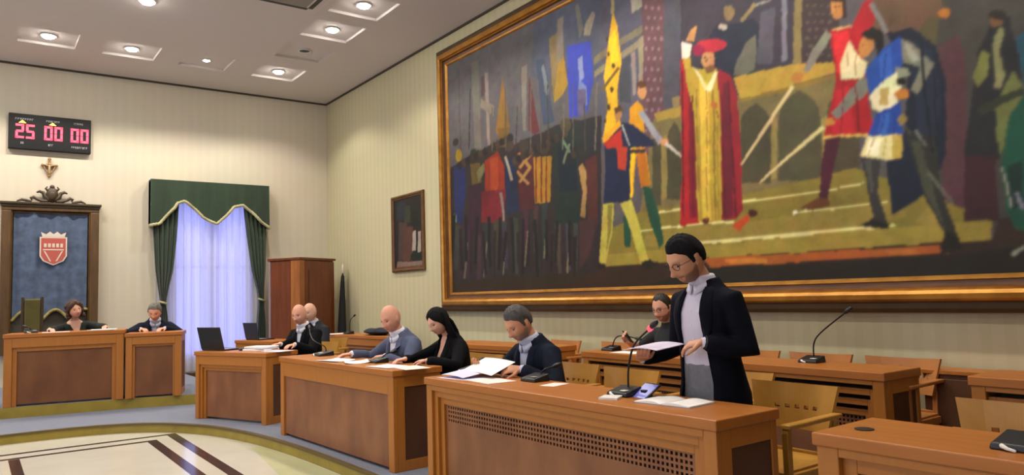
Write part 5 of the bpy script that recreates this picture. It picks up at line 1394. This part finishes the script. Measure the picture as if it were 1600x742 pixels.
def person(label, x, y, deg, hip=.50, z0=0, s=1.0, lean=18, side=0, twist=0, head=(0, 0, 0), sit=True, hands=None, hdirs=None, palms=None, curl=(.5, .5), poles=None,
           skin=SK1, hair=None, hmat=H_BLACK, beard=None, top=C_DARK, shirt=C_SHIRT, trousers=C_TRD, opening=(.07, .0, .50, .14), jacket=True, short=False, glasses=False, voxel=.0062, long_hair=False, wide=1.0, hem=-.12, neckline=None, neck_f=.03, female=False, group='council members at their desks', watch=False, hs_=1.04):
    base = Vector((x, y, z0)); rootM = Matrix.Translation(base) @ Matrix.Rotation(R(deg), 4, 'Z'); inv = rootM.inverted()
    pel = Vector((0, 0, hip))
    TM = Matrix.Translation(pel) @ Matrix.Rotation(R(twist), 4, 'Z') @ Matrix.Rotation(R(side), 4, 'X') @ Matrix.Rotation(R(lean), 4, 'Y') @ Matrix.Scale(s, 4)
    tp = lambda p: TM @ Vector(p)
    # torso sections: z, half width, half depth, x offset
    tor = [(-.10, .150, .105, -.012), (-.02, .166, .118, -.010), (.08, .152*wide, .112*wide, 0), (.18, .146*wide, .108*wide, .004), (.28, .160*wide, .118, .004), (.37, .170, .120, -.002), (.43, .160, .104, -.012), (.485, .112, .080, -.016), (.525, .066, .060, -.010)]
    if female: tor = [(z, a*.90, b*(.93 if z < .25 or z > .4 else 1.06), o+(.008 if .27 < z < .4 else 0)) for z, a, b, o in tor]
    def ring(z, a, b, o, g, n=24):
        r = []
        for i in range(n):
            t = 2*math.pi*i/n; c, q = math.cos(t), math.sin(t)
            r.append(tp((o+(b+g)*math.copysign(abs(c)**.85, c), (a+g)*math.copysign(abs(q)**.85, q), z)))
        return r
    def torso(mb, g, z_lo=-9, z_hi=9): mb.loft([ring(z, a, b, o, g) for z, a, b, o in tor if z_lo <= z <= z_hi])
    sw = .178*(.9 if female else 1)
    SH = [tp((-.012, sg*sw, .42)) for sg in (1, -1)]     # left, right shoulder joints
    l1, l2 = .285*s, .255*s
    HT = [inv @ Vector(h) for h in hands]; HP = poles or [(-.3, .5, -1), (-.3, -.5, -1)]
    arms = []
    for k in range(2):
        E, W = ik(SH[k], HT[k], l1, l2, HP[k]); arms.append((SH[k], E, W))
    # head frame
    nb = tp((-.008, 0, .515)); yaw, pit, rol = head
    HR = TM.to_3x3().normalized().to_4x4()
    HRx = Matrix.Rotation(R(yaw), 4, 'Z') @ Matrix.Rotation(R(rol), 4, 'X') @ Matrix.Rotation(R(pit), 4, 'Y')
    TR = Matrix.Rotation(R(twist), 4, 'Z') @ Matrix.Rotation(R(side)*.5, 4, 'X') @ Matrix.Rotation(R(lean*.55), 4, 'Y')
    nk = TR @ Vector((neck_f, 0, .085*s)); HC = nb + nk + (TR @ HRx @ Vector((.028, 0, .085)))*1.0
    HM = Matrix.Translation(HC) @ TR @ HRx @ Matrix.Scale(s*hs_*(.96 if female else 1.0), 4); hp = lambda p: HM @ Vector(p)
    # ---- body: one continuous surface
    mb = MB(); torso(mb, 0)
    for k, sg in ((0, 1), (1, -1)):
        S, E, W = arms[k]
        mb.tube([tp((-.012, sg*sw*.55, .43)), S, S.lerp(E, .35), E, E.lerp(W, .3), E.lerp(W, .75), W], [q*s*(.88 if female else 1) for q in (.055, .053, .046, .039, .040, .031, .026)], 12)
    mb.tube([tp((-.012, 0, .47)), nb, nb+nk, hp((-.02, 0, -.05))], [.066*s, .058*s, .053*s, .052*s] if not female else [.056*s, .047*s, .044*s, .044*s], 14)
    V, F = head_grid(lambda d: hp(head_point(d)), 48, 48); mb.add(V, F)
    for sg in (1, -1):
        mb.ell((0, 0, 0), (.017, .008, .031), 12, 8, M=None) if False else None
        EM = HM @ Matrix.Translation((-.004, sg*.0755, -.008)) @ Matrix.Rotation(R(-12), 4, 'Y') @ Matrix.Rotation(R(sg*22), 4, 'Z')
        b0 = len(mb.v); mb.ell((0, 0, 0), (.0165, .0075, .031), 12, 8); 
        for q in range(b0, len(mb.v)): mb.v[q] = tuple(EM @ Vector(mb.v[q]))
    # legs
    legs = []
    for sg in (1, -1):
        Hj = pel+Vector((0, sg*.088*s, -.02))
        if sit: K = Vector((.40*s, sg*.10, hip-.015)); A = Vector((.36*s, sg*.11, .075))
        else: K = Vector((.03, sg*.095*s, .50*s)); A = Vector((-.01, sg*.10*s, .085))
        legs.append((Hj, K, A)); mb.tube([Hj, Hj.lerp(K, .4), K, K.lerp(A, .3), K.lerp(A, .75), A], [q*s for q in (.088, .078, .055, .055, .040, .036)], 12)
        mb.tube([A+Vector((-.03, 0, -.03)), A+Vector((.05, 0, -.04)), A+Vector((.15, sg*.01, -.05))], [.034, .033, .024], 10)
    # hands
    hframes = []
    for k, sg in ((0, 1), (1, -1)):
        S, E, W = arms[k]
        d = (inv.to_3x3() @ Vector(hdirs[k])).normalized() if hdirs and hdirs[k] else (W-E).normalized()
        n = (inv.to_3x3() @ Vector(palms[k])) if palms and palms[k] else Vector((0, 0, -1))
        n = (n-d*n.dot(d)).normalized(); lat = n.cross(d).normalized()*(1 if True else 1)
        # lat points to the thumb side or away from it: left hand palm down, fingers forward -> thumb to the right
        th = d.cross(n)*(1 if sg < 0 else -1); th.normalize(); th = -th
        c = curl[k]; hs = s*(.88 if female else 1)
        rings = []
        for t, wd, tk in ((-.005, .024, .019), (.03, .034, .017), (.065, .041, .0145), (.088, .040, .012)):
            ctr = W+d*t*hs; rings.append([ctr+th*wd*hs*math.cos(2*math.pi*i/14)+n*tk*hs*math.sin(2*math.pi*i/14) for i in range(14)])
        mb.loft(rings)
        for j, (off, ln) in enumerate(((.030, .072), (.0105, .082), (-.0095, .076), (-.028, .060))):
            p = W+d*.082*hs+th*off*hs; dd = (d+th*off*1.6).normalized(); pts = [p-dd*.01]; ang = 0
            for q, fr in enumerate((.46, .30, .24)):
                ang += c*(.75, .95, .6)[q]; v = dd*math.cos(ang)+n*math.sin(ang); pts.append(pts[-1]+v*ln*fr*hs*(1.1 if q == 0 else 1))
            mb.tube(pts, [.0095*hs, .009*hs, .0083*hs, .007*hs], 9)
        p = W+d*.022*hs+th*.026*hs; v1 = (d*.62+th*.70+n*.30).normalized(); v2 = (d*.90+th*.20+n*.40).normalized()
        mb.tube([p-v1*.012, p+v1*.034*hs, p+v1*.034*hs+v2*.030*hs, p+v1*.034*hs+v2*.054*hs], [.014*hs, .0115*hs, .0095*hs, .0075*hs], 9)
        hframes.append((W, E, d))
    body = remesh(mb, 'person', skin, voxel*s, 2)
    body.matrix_world = rootM; tag(body, label, 'person', group)
    hi = HM.inverted(); msk = np.zeros((len(body.data.vertices), 4), np.float32); msk[:, 3] = 1
    for v in body.data.vertices:
        q = hi @ v.co
        if q.length > .16: continue
        if q.x > .05 and abs(q.y) < .03: msk[v.index, 0] = .75*ss(.024, .016, abs(q.y))*ss(-.078, -.073, q.z)*ss(-.055, -.060, q.z)
        az = abs(math.degrees(math.atan2(q.y, q.x)))
        if beard and q.z > -.14:
            zl = float(np.interp(az, [0, 16, 28, 60, 82, 92], [-.082, -.078, -.048, -.040, -.012, -.20]))
            k = ss(zl+.008, zl-.010, q.z)*ss(-.145, -.115, q.z)
            k = max(k if az < 92 else 0, ss(-.060, -.056, q.z)*ss(-.043, -.050, q.z)*ss(30, 22, az)) if q.x > -.02 else 0
            msk[v.index, 1 if beard == 'dark' else 2] = .72*k
        elif hair is None:
            k = ss(70, 95, az)*ss(.050, .02, q.z)*ss(-.085, -.06, q.z)*(0 if (85 < az < 112 and -.045 < q.z < .03) else 1); msk[v.index, 2] = .35*k
    at = body.data.color_attributes.new('face_mask', 'FLOAT_COLOR', 'POINT'); at.data.foreach_set('color', msk.ravel())
    # ---- hair, brows, eyes
    if hair:
        V, F = hair_mesh('woman' if long_hair else hair); hb = MB(); hb.add([hp(p) for p in V], F)
        if long_hair:
            for (pts, rr, fl) in (([(-.05, 0, .02), (-.085, 0, -.06), (-.095, 0, -.16), (-.085, 0, -.27), (-.07, 0, -.36)], [.07, .072, .07, .062, .035], (1.15, .5)),
                                  ([(-.03, .066, .06), (-.022, .078, -.02), (-.024, .080, -.11), (-.03, .078, -.22), (-.03, .07, -.33)], [.03, .042, .046, .040, .018], (1, .6)),
                                  ([(-.03, -.066, .06), (-.022, -.078, -.02), (-.024, -.080, -.11), (-.03, -.078, -.22), (-.03, -.07, -.33)], [.03, .042, .046, .040, .018], (1, .6))):
                hb.tube([hp(p) for p in pts], rr, 14, flat=fl, up=HM.to_3x3() @ Vector((1, 0, 0)))
        if hair == 'bob':
            rnd = random.Random(7)
            for i in range(46):
                az = R(rnd.uniform(72, 288)); zz = rnd.uniform(-.11, .07); rr = .086+.012*rnd.random()
                hb.ell(hp((rr*math.cos(az)*1.08, rr*math.sin(az), zz)), (.026, .026, .030), 8, 6)
        ho = hb.build('hair', hmat, body, angle=60)
    eb = MB()
    for sg in (1, -1):
        pts = []
        for u in (.014, .026, .038, .047):
            d = Vector((1, 0, 0)); q = Vector((.08, sg*u, .033-.12*max(0, u-.035))); pts.append(hp((.0865-u*u*12, q.y, q.z)))
        eb.tube(pts, [.003, .0042, .004, .002], 6)
    eb.build('eyebrows', hmat if hair != 'fringe' or True else H_STUB, body)
    for sg in (1, -1):
        ey = MB(); c = hp((.0745, sg*.031, .010)); ey.ell(c, (.0100*s, .0115*s, .0062*s), 12, 8); e = ey.build('eye', EYE_W, body)
        ir = MB(); ir.ell(hp((.0822, sg*.031, .006)), (.0052*s, .0062*s, .0050*s), 10, 6); ir.build('iris', EYE_D, e)
    if glasses:
        gb = MB()
        for sg in (1, -1):
            pts = [hp((.098-.010*abs(math.cos(a)*.024+.032)/.05*.6, sg*(.032+.023*math.cos(a)), .008+.017*math.sin(a))) for a in [2*math.pi*i/16 for i in range(17)]]
            gb.tube(pts, .0018, 6, round_ends=False); gb.tube([hp((.088, sg*.055, .013)), hp((.05, sg*.078, .014)), hp((-.005, sg*.082, .008))], .0018, 6)
        gb.tube([hp((.099, .009, .012)), hp((.101, 0, .014)), hp((.099, -.009, .012))], .0018, 6); gb.build('glasses', C_LEN, body)
    # ---- clothes
    vc = .0105*s
    tb = MB(); torso_lo = [(-.14, .155, .11, -.012), (-.06, .172, .125, -.012), (.02, .170, .122, -.008), (.085, .155*wide, .115*wide, 0)]
    tb.loft([ring(z, a, b, o, .010) for z, a, b, o in torso_lo])
    for (Hj, K, A) in legs: tb.tube([Hj, Hj.lerp(K, .4), K, K.lerp(A, .3), K.lerp(A, .85), A+Vector((0, 0, .0))], [q*s for q in (.102, .094, .075, .072, .062, .060)], 12)
    remesh(tb, 'trousers', trousers, .013, 4, body)
    for (Hj, K, A) in legs:
        sb = MB(); f = A.copy(); f.z = 0
        def sole(z, g): return [f+Vector((.055+(.145+g)*math.cos(t), (.045+g)*math.sin(t)*(1.0+.12*math.cos(t)), z)) for t in [2*math.pi*i/18 for i in range(18)]]
        sb.loft([sole(.001, -.004), sole(.022, 0), sole(.05, -.004), [p.lerp(f+Vector((.0, 0, .07)), .35)+Vector((0, 0, .015)) for p in sole(.06, -.008)], [p.lerp(f+Vector((-.03, 0, .10)), .62)+Vector((0, 0, .02)) for p in sole(.075, -.01)]]); sb.build('shoe', C_SHOE, body)
    def sleeves(b, g, end, fl=0):
        for k, sg in ((0, 1), (1, -1)):
            S, E, W = arms[k]
            if short: b.tube([tp((-.012, sg*sw*.5, .43)), S, S.lerp(E, .4), S.lerp(E, .72)], [.058*s+g, .062*s+g, .055*s+g, .054*s+g], 14)
            else: b.tube([tp((-.012, sg*sw*.5, .43)), S, S.lerp(E, .4), E, E.lerp(W, .4), E.lerp(W, end)], [q*s*(.9 if female else 1)+g for q in (.057, .060, .053, .046, .043, .034)], 14)
    if jacket and shirt:
        sb = MB(); torso(sb, .009, -.2, .5); sb.loft([ring(.485, .098, .07, -.016, .006), ring(.525, .070, .066, -.006, .010), ring(.572, .058, .060, .012, .010)])
        for k in range(2):
            S, E, W = arms[k]; sb.tube([E.lerp(W, .80), E.lerp(W, .96)], [.037*s, .036*s], 14)
        sh_o = remesh(sb, 'shirt', shirt, vc, 4, body)
    jb = MB(); g = .022 if jacket else .012
    lo = [(hem, .178, .138, -.012), (hem*.5, .180, .140, -.010)] if jacket else [(-.05, .168, .12, -.010)]
    secs = lo+[t for t in tor if t[0] > lo[-1][0]+.03 and t[0] < (.52 if jacket else .5)]
    jb.loft([ring(z, a, b, o, g if z < .46 else g*.75) for z, a, b, o in secs])
    if jacket: jb.loft([ring(.47, .125, .085, -.018, .012), ring(.525, .072, .062, -.018, .016), ring(.548, .064, .060, -.014, .016)])
    elif not female: jb.loft([ring(.48, .11, .078, -.016, .008), ring(.53, .064, .06, -.010, .010), ring(.552, .056, .056, -.002, .010)])
    sleeves(jb, .010 if jacket else .006, .87)
    jo = remesh(jb, 'jacket' if jacket else ('top' if female else 'polo_shirt'), top, vc, 4)
    Ti = TM.inverted()
    hw_t, hw_b, z_t, z_b = opening
    if jacket or neckline:
        bm = bmesh.new(); bm.from_mesh(jo.data)
        if neckline: hw_t, hw_b, z_t, z_b = neckline
        T3 = TM.to_3x3()
        for sg in (1, -1):
            p1 = Vector((0, sg*hw_t, z_t)); p2 = Vector((0, sg*hw_b, z_b)); t = (p2-p1).normalized(); nn = t.cross(Vector((1, 0, 0)))
            geom = [e for e in bm.verts[:]+bm.edges[:]+bm.faces[:]]
            bmesh.ops.bisect_plane(bm, geom=geom, plane_co=TM @ p1, plane_no=(T3 @ nn).normalized(), dist=1e-5)
        dele = []
        for f in bm.faces:
            q = Ti @ f.calc_center_median()
            if q.x < .005 and q.z < .50: continue
            if q.x < -.02: continue
            hw = hw_t+(hw_b-hw_t)*(z_t-q.z)/(z_t-z_b)
            if q.z > z_t: hw = hw_t
            if q.z < z_b and hw_b < .01: continue
            if abs(q.y) < max(0, hw)-1e-5 and q.z > (z_b if hw_b < .01 or neckline else -9): dele.append(f)
        bmesh.ops.delete(bm, geom=dele, context='FACES'); bm.to_mesh(jo.data); bm.free()
    jo.parent = body
    if jacket or neckline:
        so = jo.modifiers.new('cloth', 'SOLIDIFY'); so.thickness = .004; so.offset = 1
    if jacket:
        # lapels follow the edges of the opening
        bvh = BVHTree.FromPolygons([tuple(Ti @ v.co) for v in jo.data.vertices], [tuple(p.vertices) for p in jo.data.polygons])
        for sg in (1, -1):
            rows = []
            for i in range(13):
                u = i/12; z = .505+(max(z_b, .16)-.505)*u; hw = hw_t+(hw_b-hw_t)*(z_t-z)/(z_t-z_b)
                wd = .012+.062*math.sin(math.pi*min(1, (u*.93+.16)))**.8*(1 if u < .9 else .5); r = []
                for j in range(5):
                    yy = sg*(max(0, hw)-.003+wd*j/4); hit = bvh.ray_cast(Vector((.5, yy, z)), Vector((-1, 0, 0)))
                    xx = hit[0].x if hit[0] is not None and hit[0].x > -.03 else (r[-1][0] if r else .05); r.append((xx+.006+.003*(j == 2), yy, z))
                rows.append(r)
            lb = MB(); V = [TM @ Vector(p) for r in rows for p in r]
            lb.add(V, [(i*5+j, i*5+j+1, (i+1)*5+j+1, (i+1)*5+j) for i in range(12) for j in range(4)])
            lo_ = lb.build('lapel', top, jo, angle=80); m_ = lo_.modifiers.new('t', 'SOLIDIFY'); m_.thickness = .005; m_.offset = 0
        for sg in (1, -1) if shirt else ():   # shirt collar points
            cb = MB(); V = []; n = 12
            for i in range(n+1):
                t = i/n; ang = math.pi*(1-t)*.985+.04; rx, ry = .073, .070          # from the nape round to the front
                x = .010+rx*math.cos(ang)*1.0; y = sg*ry*math.sin(ang); zt_ = .574-.055*(x+.06)/.14
                drop = .034+.016*ss(.70, 1, t)
                V += [TM @ Vector((x, y, zt_)), TM @ Vector((x*1.10+.004, y*1.16+sg*.010*ss(.6, 1, t), zt_-drop))]
            cb.add(V, [(2*i, 2*i+1, 2*i+3, 2*i+2) for i in range(n)]); c_ = cb.build('collar', shirt, body, angle=80); m_ = c_.modifiers.new('t', 'SOLIDIFY'); m_.thickness = .004; m_.offset = 0
        if shirt and hw_b > .05:
            bs = BVHTree.FromPolygons([tuple(Ti @ v.co) for v in sh_o.data.vertices], [tuple(p.vertices) for p in sh_o.data.polygons])
            for zz in (.46, .38, .30, .22, .14):
                hit = bs.ray_cast(Vector((.5, 0, zz)), Vector((-1, 0, 0)))
                if hit[0] is not None:
                    bb = MB(); bb.ell((0, 0, 0), (.002, .0045, .0045), 10, 6); q = TM @ (hit[0]+Vector((.001, 0, 0))); bb.build('shirt_button', M_WHITE, body, loc=q)
    if watch:
        W, E, d = hframes[watch-1]; wb = MB(); ax = (W-E).normalized(); p = W-ax*.012; u1 = ax.orthogonal().normalized(); u2 = ax.cross(u1)
        wb.tube([p+(u1*math.cos(a)+u2*math.sin(a))*.031 for a in [2*math.pi*i/16 for i in range(17)]], .006, 6, round_ends=False); wb.build('watch', C_LEN, body)
    return body

DN = (0, 0, -1)
person('person standing in dark navy jacket over white shirt and grey trousers, reading held papers', 3.17, 2.555, 177, hip=.865, s=.94, lean=4, head=(-8, 29, -2), sit=False, hs_=1.13, neck_f=.052,
       hands=[(2.99, 2.455, 1.055), (2.96, 2.86, .955)], hdirs=[(-.42, .9, -.16), (-.6, -.7, .2)], palms=[(.35, .0, -.9), (.2, .1, .9)], curl=(.55, .45), poles=[(-.35, .35, -1), (-.3, -.25, -1)],
       skin=SK1, hair='short', hmat=H_BLACK, beard='dark', top=C_NAVY, shirt=C_SHIRT_P, trousers=C_TRG, opening=(.058, .118, .52, -.14), hem=-.20, glasses=True, voxel=.0042, watch=1)
person('person with short grey-dark hair in a dark suit, seated, bent over a bright white page', 3.39, 4.18, 180, lean=20, head=(4, 22, 0), hands=[(2.97, 3.98, .825), (2.97, 4.42, .835)], hdirs=[(-.75, .6, .03), (-.8, -.3, .0)], palms=[(.2, .5, -.8), (.3, -.2, .9)], poles=[(-.1, .7, -.7), (-.1, -.7, -.7)],
       skin=SK1, hair='short', hmat=H_GREY, beard='grey', top=C_DARK, shirt=C_SHIRT_L, opening=(.058, .0, .51, .10), voxel=.0045)
person('person with long straight black hair and black jacket, seated, looking down at papers', 3.45, 5.50, 180, s=.95, lean=15, head=(8, 20, 0), hands=[(3.0, 5.30, .805), (2.96, 5.60, .805)], hdirs=[(-.5, .8, -.05), (-.9, .1, -.05)], palms=[DN, DN], curl=(.35, .45), poles=[(-.1, .8, -.5), (-.1, -.8, -.5)],
       skin=SK2, hair='woman', long_hair=True, hmat=H_BLACK, top=C_BLK, shirt=None, opening=(.062, .0, .51, .16), female=True, voxel=.0045)
person('bald person in a grey-blue suit and open white shirt, seated, looking down to the left', 3.36, 6.16, 186, lean=20, head=(14, 10, 0), hands=[(2.98, 6.02, .805), (2.87, 6.50, .81)], hdirs=[(-.6, .6, -.05), (-1, .2, -.05)], palms=[DN, DN], curl=(.45, .4), poles=[(-.1, .8, -.5), (-.1, -.8, -.5)],
       skin=SK3, hair=None, hmat=H_STUB, top=C_GREYB, shirt=C_SHIRT, opening=(.062, .0, .51, .06), voxel=.0046)
person('bald person in black, nearer of two by the laptop, turned to the hall', 3.42, 8.92, 206, lean=16, head=(14, 6, 0), hands=[(3.04, 8.48, .81), (2.98, 8.80, .81)], hdirs=[(-.9, -.3, -.05), (-.9, -.2, -.05)], palms=[DN, DN], curl=(.4, .5),
       skin=SK3, hair=None, hmat=H_STUB, top=C_BLK, shirt=C_SHIRT, opening=(.05, .0, .51, .24), voxel=.006)
person('bald person in dark jacket seated behind the other bald man, head just showing', 3.88, 9.80, 204, lean=14, head=(10, 4, 0), hands=[(3.55, 9.45, .60), (3.5, 9.75, .60)], curl=(.4, .4),
       skin=SK2, hair=None, hmat=H_LGREY, top=C_CHAR, shirt=C_SHIRT_L, voxel=.008)
person('person in dark polo shirt with glasses, seated in the back row behind the standing man', 5.22, 4.57, 176, lean=12, head=(10, 10, 0), hands=[(4.95, 4.42, .83), (4.92, 4.92, .86)], hdirs=[(-.7, .6, .1), (-.6, -.1, .5)], palms=[(.1, .3, -.9), (0, -1, 0)], curl=(.5, .6), poles=[(-.2, .8, -.5), (-.2, -.8, -.5)],
       skin=SK3, hair='receding', hmat=H_DARK, beard='dark', top=C_CHAR, jacket=False, short=True, glasses=True, voxel=.0055)
person('person with wavy brown hair in a black top, seated at the tall dais desk', 1.16, 11.80, 275, hip=.54, z0=DZ, s=.97, lean=20, side=6, head=(10, -4, 10), hands=[(1.46, 11.12, 1.05), (.80, 11.16, 1.05)], hdirs=[(-.3, -.9, 0), (.3, -.9, 0)], palms=[DN, DN], curl=(.5, .5), poles=[(-.1, .9, -.4), (-.1, -.9, -.4)],
       skin=SK2, hair='bob', hmat=H_BROWN, top=C_GRN, jacket=False, female=True, neckline=(.085, .02, .52, .38), voxel=.0085, group='people on the dais')
person('grey-haired person in a dark navy suit, seated at the low dais desk, eyes lowered', 2.08, 11.42, 262, hip=.50, z0=DZ, lean=26, head=(-12, 16, 0), hands=[(2.10, 10.86, 1.0), (1.84, 10.98, 1.0)], hdirs=[(-.7, -.6, 0), (.3, -.9, 0)], palms=[DN, DN], curl=(.5, .5), poles=[(-.1, .9, -.4), (-.1, -.9, -.4)],
       skin=SK3, hair='short', hmat=H_LGREY, top=C_DARK, shirt=C_SHIRT_L, opening=(.055, .0, .51, .10), voxel=.0085, group='people on the dais')
